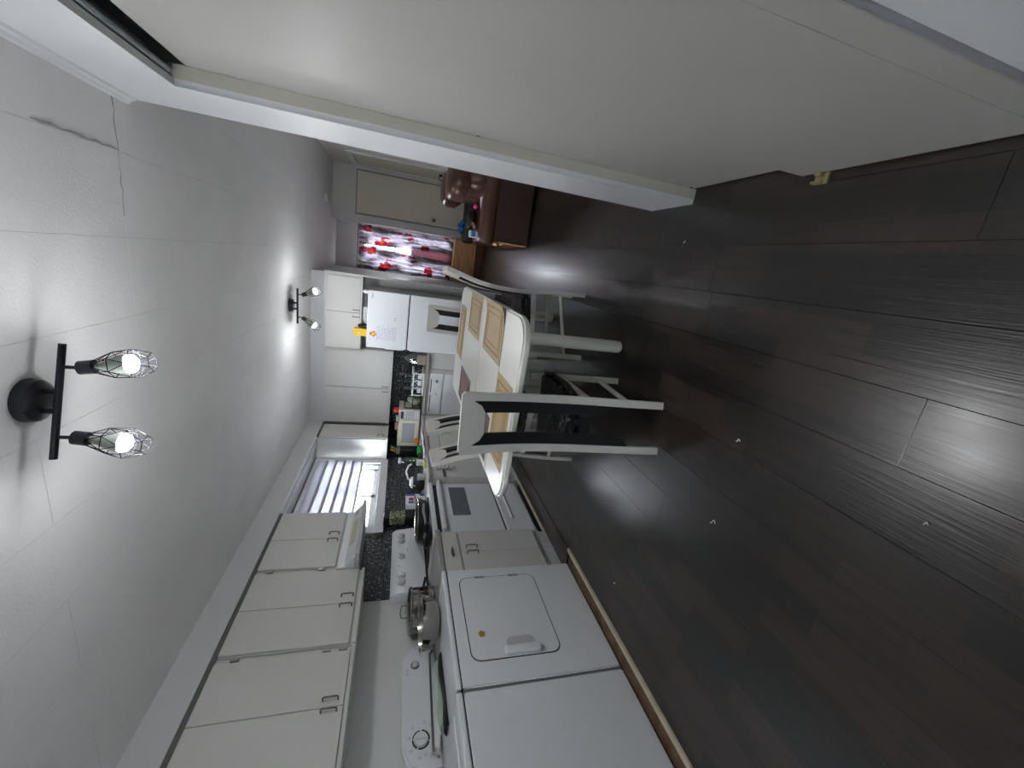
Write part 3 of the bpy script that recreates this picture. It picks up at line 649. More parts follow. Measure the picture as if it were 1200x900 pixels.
# ------------------------------------------------------------------ dryer and washer
DF = -1.946
def machine(name, label, cat, y0, y1):
    t = thing(name, label, cat, (-2.25, (y0 + y1) / 2, 0))
    link('cabinet_shell', MB().box(XL + .03, DF - .02, y0, y1, .0, .866, bev=.004), appl_m, t)
    link('front_panel', MB().prism(rrect(y0 + .001, y1 - .001, .012, .868, .01), DF - .022, DF, 'x', bev=.006), appl_m, t)
    return t
dy = machine('dryer', 'white front loading dryer with square door beside the base cabinet', 'dryer', 1.392, 2.172)
link('top_panel', B(-2.50, DF + .002, 1.392, 2.172, .874, .903, bev=.008, seg=2), appl_m, dy)
link('top_seam', B(-2.5, DF - .006, 1.396, 2.168, .866, .875), seam_m, dy)
link('door_groove', MB().prism(rrect(1.515, 2.093, .300, .806, .055), DF - .001, DF + .0012, 'x'), seam_m, dy)
ddo = link('door', MB().prism(rrect(1.521, 2.087, .306, .800, .05), DF - .001, DF + .006, 'x', bev=.002), appl_m, dy, smooth=True)
for h0 in (.635, .41): link('hinge', B(DF, DF + .009, 2.078, 2.092, h0, h0 + .065), grey_m, ddo)
hm = MB(); hm.box(DF + .005, DF + .034, 1.525, 1.568, .425, .625, bev=.010, seg=2)
hp = link('handle', hm, appl_m, ddo, smooth=True)
link('handle_recess', MB().prism(rrect(1.560, 1.635, .44, .60, .035), DF + .0055, DF + .0075, 'x'), lgrey_m, ddo)
con = link('console', MB().prism([(1.40, .90), (2.135, .90), (2.15, .95), (2.11, 1.06), (2.04, 1.112), (1.53, 1.118), (1.44, 1.085), (1.40, 1.0)], XL + .02, -2.505, 'x', bev=.012), appl_m, dy, smooth=True)
tx = -2.5045
def on_panel(mb): return mb
dk = link('timer_dial', MB().cyl((tx - .002, 1.555, 1.015), (tx + .012, 1.555, 1.015), .036, .034, 24).box(tx + .012, tx + .022, 1.550, 1.560, .988, 1.042, bev=.003), appl2_m, con, smooth=True)
rg = MB()
for a0, a1 in ((5, 80), (90, 150), (160, 250), (262, 352)):
    rg.tube([(tx + .001, 1.555 + .044 * math.cos(math.radians(a0 + (a1 - a0) * i / 8)), 1.015 + .044 * math.sin(math.radians(a0 + (a1 - a0) * i / 8))) for i in range(9)], .0045 if a0 > 80 else .003, 6)
link('dial_ring', rg, black_m, dk)
sb = link('start_button', MB().cyl((tx - .002, 1.985, 1.035), (tx + .010, 1.985, 1.035), .020, .018, 20), lgrey_m, con, smooth=True)
link('button_ring', MB().tube([(tx + .001, 1.985 + .024 * math.cos(a * PI / 12), 1.035 + .024 * math.sin(a * PI / 12)) for a in range(24)], .003, 6, True), nick_m, sb)
pr = MB()
for y_, z_ in ((1.47, 1.03), (1.48, 1.0), (1.47, .97), (1.50, .955), (1.54, .945), (1.58, .95), (1.62, .965), (1.64, 1.0), (1.62, 1.065), (1.57, 1.085), (1.51, 1.075), (1.93, 1.09), (1.96, 1.09)):
    for j in range(3): pr.box(tx, tx + .0008, y_ - .011 + .003 * (j % 2), y_ + .008, z_ - .002 - .006 * j, z_ - .0005 - .006 * j)
pp_ = link('panel_print', pr, print_m, con); pp_['kind'] = 'stuff'
mg = MB()
for a in range(5): mg.ball((DF + .008, 2.0 - .33 + .012 * math.cos(a * 1.256), .728 + .012 * math.sin(a * 1.256)), .009, 8, (.25, 1, 1))
mg.ball((DF + .008, 1.67, .728), .009, 8, (.3, 1, 1))
tag(link('magnet', mg, gold_m), 'small gold flower shaped sticker on the dryer door', 'sticker')
wa = machine('washer', 'white washing machine nearest the camera left of the dryer', 'washer', .615, 1.378)
link('top_panel', B(-2.50, DF + .002, .615, 1.378, .874, .905, bev=.008, seg=2), appl_m, wa)
link('top_seam', B(-2.5, DF - .006, .62, 1.374, .866, .875), seam_m, wa)
ld = link('lid', B(-2.42, -2.02, .66, 1.33, .905, .917, bev=.006, seg=2), appl_m, wa)
link('lid_print', MB().box(-2.08, -2.05, 1.05, 1.16, .9168, .9175).box(-2.14, -2.11, 1.08, 1.16, .9168, .9175), lgrey_m, ld)
link('console', MB().prism([(.63, .90), (1.365, .90), (1.365, 1.0), (1.33, 1.085), (1.24, 1.118), (.73, 1.112), (.63, 1.0)], XL + .02, -2.505, 'x', bev=.012), appl_m, wa, smooth=True)

# things standing on the dryer
bw = MB().lathe([(.045, 0), (.075, .004), (.105, .018), (.132, .045), (.152, .082), (.163, .116), (.175, .118), (.175, .121), (.160, .120), (.149, .084), (.129, .048), (.103, .022), (.07, .008), (0, .005)], (-2.21, 2.03, .903), 40)
tag(link('mixing_bowl', bw, steel_m, smooth=True), 'shiny steel mixing bowl standing on the dryer top in front of the pot', 'bowl')
pt = thing('stock_pot', 'tall steel stock pot with lid on the worktop behind the steel bowl', 'pot', (-2.43, 2.345, .905))
link('pot_body', MB().lathe([(.14, 0), (.15, .006), (.15, .15), (.155, .155), (.155, .160), (.15, .160)], (-2.43, 2.345, .905), 36), steel_m, pt, smooth=True)
l_ = link('pot_lid', MB().lathe([(.158, .160), (.158, .168), (.14, .178), (.06, .190), (0, .192)], (-2.43, 2.345, .905), 36), steel_m, pt, smooth=True)
link('lid_handle', MB().tube([(-2.46, 2.31, 1.093), (-2.46, 2.31, 1.125), (-2.44, 2.335, 1.135), (-2.41, 2.37, 1.125), (-2.41, 2.37, 1.093)], .004, 8), steel_m, l_)
link('pot_band', MB().tube([(-2.43 + .151 * math.cos(a * PI / 18), 2.345 + .151 * math.sin(a * PI / 18), 1.02) for a in range(36)], .003, 6, True), steel_m, pt, smooth=True)
cb = thing('cutting_board', 'pale wooden cutting board standing on edge between the pot and the stove', 'board', (-2.50, 2.53, .905))
link('board', B(-2.575, -2.43, 2.515, 2.55, .906, 1.065, bev=.006), lwood_m, cb)
link('board_rib', MB().cyl((-2.505, 2.508, .91), (-2.505, 2.508, 1.06), .022, n=14), lwood_m, cb, smooth=True)
tag(link('wooden_block', B(-2.592, -2.545, 2.466, 2.50, .906, 1.09, bev=.004), bwood_m), 'small brown wooden block in the corner behind the stock pot', 'block')
sp = thing('ladle', 'black handled ladle leaning over the rim of the steel bowl', 'ladle', (-2.12, 2.16, .96))
link('ladle_handle', MB().tube([(-2.16, 2.15, .965), (-2.13, 2.25, 1.0), (-2.11, 2.30, .985)], [.006, .009, .012], 10), black_m, sp, smooth=True)
link('ladle_cup', MB().ball((-2.19, 2.06, .942), .028, 14, (1, 1, .6)), nick_m, sp, smooth=True)
tw = MB().sheet(lambda u, v: (-2.44 + .10 * u, 1.52 + .36 * v, .910 + .026 * math.sin(u * PI) * (.6 + .4 * math.sin(v * 7))), 10, 24, .006)
tag(link('folded_towel', tw, towelg_m, smooth=True), 'pale green folded towel lying on the dryer top in front of the tray', 'towel')
tw = MB().sheet(lambda u, v: (-2.315 + .09 * u - .03 * v, 1.43 + .42 * v, .909 + .018 * math.sin(u * PI) * (.7 + .3 * math.sin(v * 9 + 1))), 10, 24, .006)
tag(link('cloth', tw, black_m, smooth=True), 'dark sheet standing in for the shadow on the dryer top before the green towel', 'cloth')  # black sheet laid in as the dark shadow between tray and dryer top
ty = thing('oven_tray', 'white tray with a dark rim leaning against the dryer console', 'tray', (-2.47, 1.77, .905))
link('tray_sheet', MB().prism([(1.48, .924), (1.56, .907), (1.95, .907), (2.03, .920), (2.01, .945), (1.50, .958)], -2.498, -2.475, 'x', bev=.003), appl2_m, ty)
link('tray_rim', MB().tube([(-2.472, a, b) for a, b in [(1.44, .925), (1.46, .958), (2.02, .945), (2.05, .925)]], .0065, 8), nick_m, ty, smooth=True)

# ------------------------------------------------------------------ fridge and what is on it
FRY = 4.985; fx0, fx1 = -1.132, -.462
fr = thing('fridge', 'white two door fridge freezer next to the tall end panel', 'fridge', ((fx0 + fx1) / 2, 5.28, 0))
link('fridge_body', B(fx0, fx1, FRY + .045, YF - .06, .03, 1.632, bev=.004), appl2_m, fr)
fz = link('freezer_door', B(fx0, fx1, FRY, FRY + .042, 1.172, 1.634, bev=.008, seg=2), appl_m, fr)
lo = link('fridge_door', B(fx0, fx1, FRY, FRY + .042, .08, 1.158, bev=.008, seg=2), appl_m, fr)
link('door_gasket', B(fx0 + .006, fx1 - .006, FRY + .02, FRY + .046, 1.156, 1.174), seam_m, fr)
link('kick_plate', B(fx0 + .01, fx1 - .01, FRY + .05, FRY + .08, .0, .08), grey_m, fr)
sc = MB(); sc.tube([(-.485 - .062 * i / 12, FRY - .0006, 1.584 + .008 * math.sin(i * 1.7)) for i in range(13)], .0022, 5)
link('script_badge', sc, print_m, fz)
link('spot', MB().cyl((-.60, FRY - .001, 1.435), (-.60, FRY + .001, 1.435), .004, n=8).box(-.765, -.752, FRY - .001, FRY + .001, 1.315, 1.325).box(-.79, -.78, FRY - .001, FRY + .001, 1.313, 1.323), grey_m, fz)
link('grip', B(fx0 - .012, fx0 + .002, FRY + .005, FRY + .035, 1.20, 1.42, bev=.003), appl2_m, fz)
link('grip', B(fx0 - .012, fx0 + .002, FRY + .005, FRY + .035, .85, 1.13, bev=.003), appl2_m, lo)
nt = thing('note_sheet', 'white sheet of handwriting stuck to the freezer door', 'paper', (-.96, FRY - .001, 1.27))
link('sheet', B(-1.052, -.866, FRY - .0022, FRY - .0006, 1.275, 1.535), paper_m, nt)
ik = MB(); rnd = random.Random(3)
for i in range(11):
    z = 1.515 - i * .021; x = -1.04 + .02 * rnd.random()
    while x < -.885:
        l = .012 + .025 * rnd.random()
        ik.tube([(x + l * q / 4, FRY - .0026, z + rnd.uniform(-.004, .004)) for q in range(5)], .0013, 4); x += l + .008
link('handwriting', ik, ink_m, nt)['kind'] = 'stuff'
mg = thing('magnet', 'red and yellow flame shaped magnet above the note on the freezer', 'magnet', (-.965, FRY, 1.555))
link('flame', MB().ball((-.965, FRY - .006, 1.572), .026, 12, (.8, .25, 1.1)).ball((-.985, FRY - .006, 1.553), .014, 10, (1, .3, 1)).ball((-.946, FRY - .006, 1.553), .014, 10, (1, .3, 1)), red_m, mg, smooth=True)
link('flame_core', MB().ball((-.966, FRY - .010, 1.553), .024, 12, (.9, .3, 1.2)), yellow_m, mg, smooth=True)
yb = thing('carton', 'yellow carton standing on the fridge below the cabinet doors', 'box', (-.97, 5.03, 1.634))
link('carton', B(-1.01, -.925, 5.0, 5.10, 1.635, 1.78, bev=.003), yellow_m, yb)
link('carton_window', MB().cyl((-.975, 5.0005, 1.72), (-.975, 4.9985, 1.72), .010, n=12), paper_m, yb)
tag(link('pouch', MB().ball((-.90, 5.08, 1.69), .05, 12, (.55, 1, 1.1)).box(-.925, -.885, 5.03, 5.11, 1.635, 1.70, bev=.008), black_m, smooth=True), 'black pouch on the fridge pressed against the yellow carton', 'pouch')
pp = thing('paper_stack', 'stack of loose papers lying on top of the fridge', 'papers', (-.76, 5.18, 1.634))
for i in range(6): link('sheet', B(-.86 + .006 * i, -.66 - .008 * (i % 3), 5.02, 5.30, 1.636 + i * .008, 1.641 + i * .008).turn(3 * (i % 3) - 3, (-.76, 5.18, 0)), paper_m if i % 2 else lgrey_m, pp)
tag(link('glass_jar', MB().lathe([(.018, 0), (.022, .01), (.022, .045), (.014, .055), (.014, .065), (0, .066)], (-.49, 5.06, 1.634), 16), foam_m, smooth=True), 'small white jar at the right corner of the fridge top', 'jar')
tag(link('spice_tub', MB().lathe([(.022, 0), (.024, .02), (.02, .05), (0, .055)], (-.50, 5.22, 1.634), 16), black_m, smooth=True), 'small black lidded pot behind the white jar on the fridge', 'pot')

# ------------------------------------------------------------------ far worktop
mwv = thing('microwave', 'cream microwave oven in the worktop corner under the far cabinets', 'microwave', (-2.25, 5.33, .905))
def tilt(mb): return mb
link('microwave_body', B(-2.48, -1.96, 5.12, 5.46, .920, 1.195, bev=.006), cream_m, mwv)
link('foot', MB().box(-2.45, -2.40, 5.15, 5.19, .905, .921).box(-2.04, -1.99, 5.15, 5.19, .905, .921).box(-2.45, -2.40, 5.4, 5.44, .905, .921).box(-2.04, -1.99, 5.4, 5.44, .905, .921), black_m, mwv)
md = link('door', B(-2.478, -2.10, 5.105, 5.121, .925, 1.19, bev=.004), cream_m, mwv)
link('window', B(-2.43, -2.15, 5.102, 5.106, .98, 1.14, bev=.001), mwglass_m, md)
ct = link('control_panel', B(-2.097, -1.962, 5.107, 5.121, .925, 1.19, bev=.004), lgrey_m, mwv)
link('display', B(-2.085, -1.985, 5.104, 5.108, 1.135, 1.17), black_m, ct)
for r in range(4):
    for q in range(3): link('key', B(-2.08 + q * .036, -2.055 + q * .036, 5.105, 5.108, 1.085 - r * .026, 1.10 - r * .026), grey_m, ct)
tag(link('packet', B(-2.42, -2.36, 5.085, 5.10, .912, .975, bev=.004), orange_m), 'orange packet leaning on the front of the cream microwave', 'packet')
tag(link('tin', MB().cyl((-2.02, 5.25, 1.196), (-2.02, 5.25, 1.262), .038, n=18), red_m, smooth=True), 'red tin on the microwave top', 'tin')
tag(link('packet', B(-2.30, -2.22, 5.22, 5.30, 1.196, 1.235, bev=.004), mat('pale_pink', (.62, .40, .44), .5)), 'pale pink packet lying on the microwave top', 'packet')
tag(link('packet', B(-2.17, -2.10, 5.2, 5.27, 1.196, 1.225, bev=.004), foam_m), 'white packet on the microwave beside the red tin', 'packet')
tag(link('speaker_box', B(-2.57, -2.49, 5.0, 5.2, .906, 1.15, bev=.006), black_m), 'black box standing in the corner beside the cream microwave', 'box')
kb = thing('utensil_holder', 'grey holder with coloured utensils on the black corner box', 'holder', (-2.52, 5.08, 1.15))
link('holder', B(-2.56, -2.49, 5.02, 5.14, 1.151, 1.20, bev=.004), grey_m, kb)
for i, mt in enumerate((lime_m, red_m, lime_m, blue_m, black_m)):
    link('utensil', MB().tube([(-2.545 + .012 * i, 5.05 + .015 * i, 1.19), (-2.50 + .014 * i, 5.04 + .012 * i, 1.27)], [.008, .010], 8), mt, kb, smooth=True)
bk = thing('bread_rack', 'black wire rack holding a green printed bag right of the microwave', 'rack', (-1.88, 5.35, .905))
fm = MB()
for y_ in (5.16, 5.40):
    fm.tube([(-1.95, y_, .907), (-1.95, y_, 1.13), (-1.79, y_, 1.13), (-1.79, y_, .907)], .008, 8)
for zz in (.93, 1.03, 1.13): fm.tube([(-1.95, 5.16, zz), (-1.95, 5.40, zz), (-1.79, 5.40, zz), (-1.79, 5.16, zz)], .006, 8, True)
link('wire_frame', fm, black_m, bk)
tag(link('bread_bag', MB().ball((-1.87, 5.28, 1.01), .09, 16, (.8, 1.2, 1.0)), bread_m, smooth=True), 'green and white printed bag inside the black wire rack', 'bag')
dk = thing('dish_rack', 'white plastic dish rack on the worktop left of the fridge', 'rack', (-1.60, 5.3, .905))
fm = MB().box(-1.76, -1.46, 5.12, 5.48, .906, .925, bev=.004)
for i in range(4): fm.box(-1.76 + i * .098, -1.75 + i * .098, 5.12, 5.135, .92, 1.045)
fm.box(-1.765, -1.455, 5.115, 5.135, 1.035, 1.055, bev=.004).box(-1.765, -1.745, 5.12, 5.48, 1.035, 1.055, bev=.004).box(-1.475, -1.455, 5.12, 5.48, 1.035, 1.055, bev=.004).box(-1.765, -1.455, 5.465, 5.485, 1.035, 1.055, bev=.004)
for i in range(6): fm.tube([(-1.72 + i * .045, 5.14, .925), (-1.72 + i * .045, 5.30, 1.02), (-1.72 + i * .045, 5.46, .925)], .004, 6)
link('rack_frame', fm, foam_m, dk)
for i, (xx, hh) in enumerate(((-1.72, .05), (-1.62, .05), (-1.53, .05))):
    link('slot_card', B(xx, xx + .06, 5.118, 5.122, .945, .99), paper_m, dk)
for i, (xx, yy) in enumerate(((-1.70, 5.24), (-1.62, 5.30), (-1.53, 5.24))):
    g = MB().lathe([(.024, 0), (.032, .11), (.034, .11), (.026, -.004), (0, -.004)], (xx, yy, 1.04), 18)
    tag(link('drinking_glass', g, clear_m, smooth=True), ['clear glass drying at the left end of the white dish rack', 'clear glass drying in the middle of the white dish rack', 'clear glass drying at the right end of the white dish rack'][i], 'glass', 'glasses in the dish rack')
tag(link('steel_spatula', MB().tube([(-1.57, 5.4, .95), (-1.555, 5.4, 1.17)], .005, 6).box(-1.575, -1.535, 5.397, 5.403, 1.15, 1.22), steel_m), 'steel spatula standing upright at the back of the dish rack', 'spatula')
def bag_f(u, v):
    a = u * 2 * PI; r = .075 * (1 - .75 * v ** 3) * (1 + .14 * math.sin(a * 5 + v * 4))
    return (-1.30 + r * math.cos(a), 5.28 + r * .9 * math.sin(a), .908 + .27 * v)
tag(link('plastic_bag', MB().sheet(bag_f, 30, 10, .0015), clear_m, smooth=True), 'crumpled clear plastic bag on the worktop against the fridge', 'bag')
tag(link('packet', B(-1.34, -1.22, 5.10, 5.16, .906, 1.02, bev=.01).turn(20, (-1.28, 5.13, 0)), mat('kraft_brown', (.42, .34, .28), .7)), 'brown paper packet in front of the clear bag', 'packet')

# ------------------------------------------------------------------ window worktop
sk = thing('sink', 'steel sink set in the worktop under the kitchen window', 'sink', (-2.3, 4.35, .905))
s = MB(); s.box(-2.50, -2.47, 4.10, 4.65, .904, .911).box(-2.10, -2.07, 4.10, 4.65, .904, .911).box(-2.5, -2.07, 4.10, 4.13, .904, .911).box(-2.5, -2.07, 4.62, 4.65, .904, .911)
link('sink_rim', s, steel_m, sk)
link('sink_basin', B(-2.47, -2.10, 4.13, 4.62, .9052, .9062), nick_m, sk)
fa = thing('faucet', 'white curved kitchen faucet behind the sink', 'faucet', (-2.50, 4.20, .905))
link('spout', MB().tube([(-2.52, 4.16, .906), (-2.50, 4.17, .98), (-2.45, 4.21, 1.06), (-2.38, 4.24, 1.085), (-2.31, 4.25, 1.06), (-2.29, 4.25, 1.03)], .011, 10), foam_m, fa, smooth=True)
link('faucet_base', B(-2.55, -2.50, 4.08, 4.24, .905, .93, bev=.006), steel_m, fa)
gb = thing('spray_bottle', 'clear spray bottle with green liquid on the window worktop', 'bottle', (-2.35, 4.42, .905))
link('bottle', MB().lathe([(.034, 0), (.036, .02), (.036, .15), (.016, .20), (.014, .23), (0, .23)], (-2.35, 4.46, .912), 20), clear_m, gb, smooth=True)
link('liquid', MB().lathe([(.030, .01), (.032, .03), (.032, .10), (0, .10)], (-2.35, 4.46, .912), 20), green_m, gb, smooth=True)
link('trigger', MB().box(-2.37, -2.33, 4.40, 4.49, 1.14, 1.175, bev=.008).tube([(-2.35, 4.42, 1.15), (-2.35, 4.40, 1.11)], .006, 6), foam_m, gb)
tag(link('bowl', MB().lathe([(.04, 0), (.06, .05), (.062, .05), (.05, .01), (0, .006)], (-2.22, 4.47, .912), 24), green_m, smooth=True), 'bright green bowl beside the spray bottle', 'bowl')
pj = thing('kettle', 'dark kettle with white lid beside the red and blue box', 'kettle', (-2.30, 3.87, .905))
link('kettle_body', MB().lathe([(.075, 0), (.085, .02), (.080, .09), (.06, .12), (0, .12)], (-2.30, 3.87, .907), 24), black_m, pj, smooth=True)
link('kettle_lid', MB().lathe([(.062, .118), (.058, .135), (.03, .15), (0, .152)], (-2.30, 3.87, .907), 24), foam_m, pj, smooth=True)
link('kettle_handle', MB().tube([(-2.30, 3.80, .99), (-2.28, 3.77, 1.03), (-2.29, 3.84, 1.055), (-2.30, 3.93, 1.02)], .005, 8), foam_m, pj, smooth=True)
rb = thing('carton', 'small white carton with red and blue print beside the stove', 'carton', (-2.35, 3.60, .905))
link('carton_box', B(-2.38, -2.33, 3.505, 3.695, .907, 1.095, bev=.002), foam_m, rb)
link('blue_band', MB().box(-2.3305, -2.3285, 3.66, 3.694, .91, .955).box(-2.3305, -2.3285, 3.66, 3.694, 1.0, 1.092).box(-2.3305, -2.3285, 3.53, 3.565, .99, 1.07), blue_m, rb)
link('red_patch', MB().cyl((-2.3305, 3.60, 1.04), (-2.3285, 3.60, 1.04), .028, n=14).box(-2.3305, -2.328, 3.665, 3.69, 1.045, 1.065), red_m, rb)
link('round_seal', MB().cyl((-2.3305, 3.60, .955), (-2.3285, 3.60, .955), .022, n=14), brass_m, rb)
for i, (yy, mt, lb) in enumerate(((4.05, foam_m, 'white cup on the worktop between sink and kettle'), (3.74, lgrey_m, 'pale grey cup between kettle and carton'))):
    tag(link('cup', MB().lathe([(.025, 0), (.034, .085), (.036, .085), (.03, .008), (0, .006)], (-2.16, yy, .907), 20), mt, smooth=True), lb, 'cup', 'cups on the window worktop')
tag(link('dish_cloth', MB().sheet(lambda u, v: (-2.075 + .07 * u, 3.95 + .75 * v, .917 + .006 * math.sin(u * 9 + v * 15)), 10, 12, .006), mat('white_violet_cloth', (.62, .58, .68), .85, var=.15, scale=30), smooth=True), 'crumpled pale dish cloth along the worktop front edge', 'cloth')
tag(link('lime_sponge', B(-2.10, -2.03, 3.80, 3.87, .906, .935, bev=.006), mat('sponge_lime', (.55, .55, .15), .9)), 'lime yellow sponge on the worktop front edge', 'sponge')
cn = thing('storage_canister', 'tall black lidded canister with pale leaf print beside the stove backguard', 'canister', (-2.53, 3.585, .905))
link('canister_base', B(-2.575, -2.485, 3.52, 3.65, .906, 1.09, bev=.006), black_m, cn)
link('canister_glass', B(-2.572, -2.488, 3.523, 3.647, 1.09, 1.24, bev=.006), leafy_m, cn)
link('canister_lid', B(-2.577, -2.483, 3.517, 3.653, 1.24, 1.295, bev=.006), black_m, cn)
link('lid_knob', B(-2.55, -2.51, 3.565, 3.605, 1.295, 1.32, bev=.005), foam_m, cn)
ph = thing('pot_holder', 'black and white patterned pot holder hanging beside the oven door', 'pot holder', (-1.99, 3.62, .63))
link('fabric', MB().prism([(3.585, .83), (3.60, .845), (3.65, .845), (3.665, .80), (3.66, .66), (3.64, .632), (3.61, .64), (3.598, .70), (3.585, .75)], -1.998, -1.975, 'x', bev=.006), zebra_m, ph, smooth=True)
link('strap', MB().box(-1.998, -1.992, 3.46, 3.60, .742, .766), nick_m, ph)

# ------------------------------------------------------------------ dining table
tb = thing('dining_table', 'long white laminate dining table with rounded corners and round legs', 'table', (-.675, 2.71, 0))
TX0, TX1, TY0, TY1 = -1.15, -.20, 1.695, 3.73
def half(y0, y1, near):
    out = []; r = .13
    xs = [(TX0, y0), (TX1, y0), (TX1, y1), (TX0, y1)]
    def arc(cx, cy, a): return [(cx + r * math.cos(math.radians(a + 90 * k / 8)), cy + r * math.sin(math.radians(a + 90 * k / 8))) for k in range(9)]
    if near: return arc(TX0 + r, y0 + r, 180) + arc(TX1 - r, y0 + r, 270) + [(TX1, y1), (TX0, y1)]
    return [(TX0, y0), (TX1, y0)] + arc(TX1 - r, y1 - r, 0) + arc(TX0 + r, y1 - r, 90)
link('tabletop', MB().prism(half(TY0, 2.058, True), .702, .740, 'z', bev=.010), table_m, tb, smooth=True)
link('leaf', MB().prism([(TX0, 2.0595), (TX1, 2.0595), (TX1, 2.638), (TX0, 2.638)], .702, .740, 'z', bev=.003), table_m, tb)
link('tabletop', MB().prism(half(2.6395, TY1, False), .702, .740, 'z', bev=.010), table_m, tb, smooth=True)
ap = MB(); ap.box(-1.03, -.32, 2.10, 2.125, .62, .702).box(-1.03, -.32, 3.31, 3.335, .62, .702).box(-1.03, -1.005, 2.1, 3.335, .62, .702).box(-.345, -.32, 2.1, 3.335, .62, .702)
link('apron', ap, edge_m, tb)
for x_, y_ in ((-.352, 2.125), (-.998, 2.125), (-.352, 3.31), (-.998, 3.31)):
    link('leg', MB().lathe([(.028, 0), (.034, .006), (.036, .02), (.036, .702)], (x_, y_, 0), 24), edge_m, tb, smooth=True)
def placemat(label, x0, x1, y0, y1, dark=False, rz=0, curl=False):
    t = thing('placemat', label, 'placemat', ((x0 + x1) / 2, (y0 + y1) / 2, .7405), 'placemats on the dining table')
    w = x1 - x0; cx = (x0 + x1) / 2; cy = (y0 + y1) / 2
    def f(u, v):
        x = x0 + w * u; z = .7425
        if curl: z += .03 * max(0, (u - .62) / .38) ** 2 * (1 - .5 * v) 
        return (x, y0 + (y1 - y0) * v, z)
    link('mat_sheet', MB().sheet(f, 14, 6, .0018).turn(rz, (cx, cy, 0)), mauve_m if dark else mat_m, t)
    fb = MB()
    for e in (.055, .105):
        dx = e * .7; dy = e * .7
        q = [(x0 + dx, y0 + dy), (x1 - dx, y0 + dy), (x1 - dx, y1 - dy), (x0 + dx, y1 - dy)]
        pp = []
        for i in range(4):
            a, b = q[i], q[(i + 1) % 4]
            for k in range(6): 
                px = a[0] + (b[0] - a[0]) * k / 6; py = a[1] + (b[1] - a[1]) * k / 6
                pp.append((px, py, f((px - x0) / w, (py - y0) / (y1 - y0))[2] + .0006))
        fb.tube(pp, .0035 if e < .1 else .0025, 4, True)
    link('border_line', fb.turn(rz, (cx, cy, 0)), mauveb_m if dark else matb_m, t)
placemat('tan placemat on the right side of the table next to the far chair', -.51, -.215, 2.715, 3.18)
placemat('tan placemat with one curled corner at the right near edge of the table', -.515, -.19, 2.06, 2.55, curl=True)
placemat('tan placemat at the far end of the table before the fridge', -.81, -.36, 3.365, 3.66)
placemat('mauve placemat at the far left side of the table', -1.10, -.835, 2.82, 3.30, True)
placemat('tan placemat at the near end of the table behind the closest chair', -.99, -.54, 1.745, 2.055)
placemat('mauve placemat at the near left side of the table', -1.11, -.835, 2.10, 2.61, True)

# ------------------------------------------------------------------ chairs
def prof(z):
    P = [(0, -.004), (.2, .004), (.48, .030), (.72, .018), (.88, -.02), (1.01, -.068)]
    for (a, p), (b, q) in zip(P, P[1:]):
        if z <= b: 
            t = (z - a) / (b - a); t = t * t * (3 - 2 * t) if False else t; return p + (q - p) * t
    return P[-1][1]
def smooth_prof(z): return sum(prof(min(1.01, max(0, z + d))) for d in (-.09, -.045, 0, .045, .09)) / 5
def swept(xa, xb, z0, z1, y0, y1, n=16, za=None, zb=None):
    """board following the S curve of the chair back; xa/xb may be functions of z, za/zb give slanted ends"""
    b = bmesh.new(); rings = []
    for i in range(n + 1):
        t = i / n; r = []
        for side, yo in (('a', y0), ('b', y0), ('b', y1), ('a', y1)):
            lo_, hi_ = (za if (side == 'a' and za) else (zb if (side == 'b' and zb) else (z0, z1)))
            z = lo_ + (hi_ - lo_) * t
            x = xa if side == 'a' else xb; x = x(z) if callable(x) else x
            r.append(b.verts.new((x, smooth_prof(z) + yo, z)))
        rings.append(r)
    for A, C in zip(rings, rings[1:]):
        for j in range(4): b.faces.new((A[j], A[(j + 1) % 4], C[(j + 1) % 4], C[j]))
    b.faces.new(rings[0][::-1]); b.faces.new(rings[-1]); m = MB(); m._add(b); return m
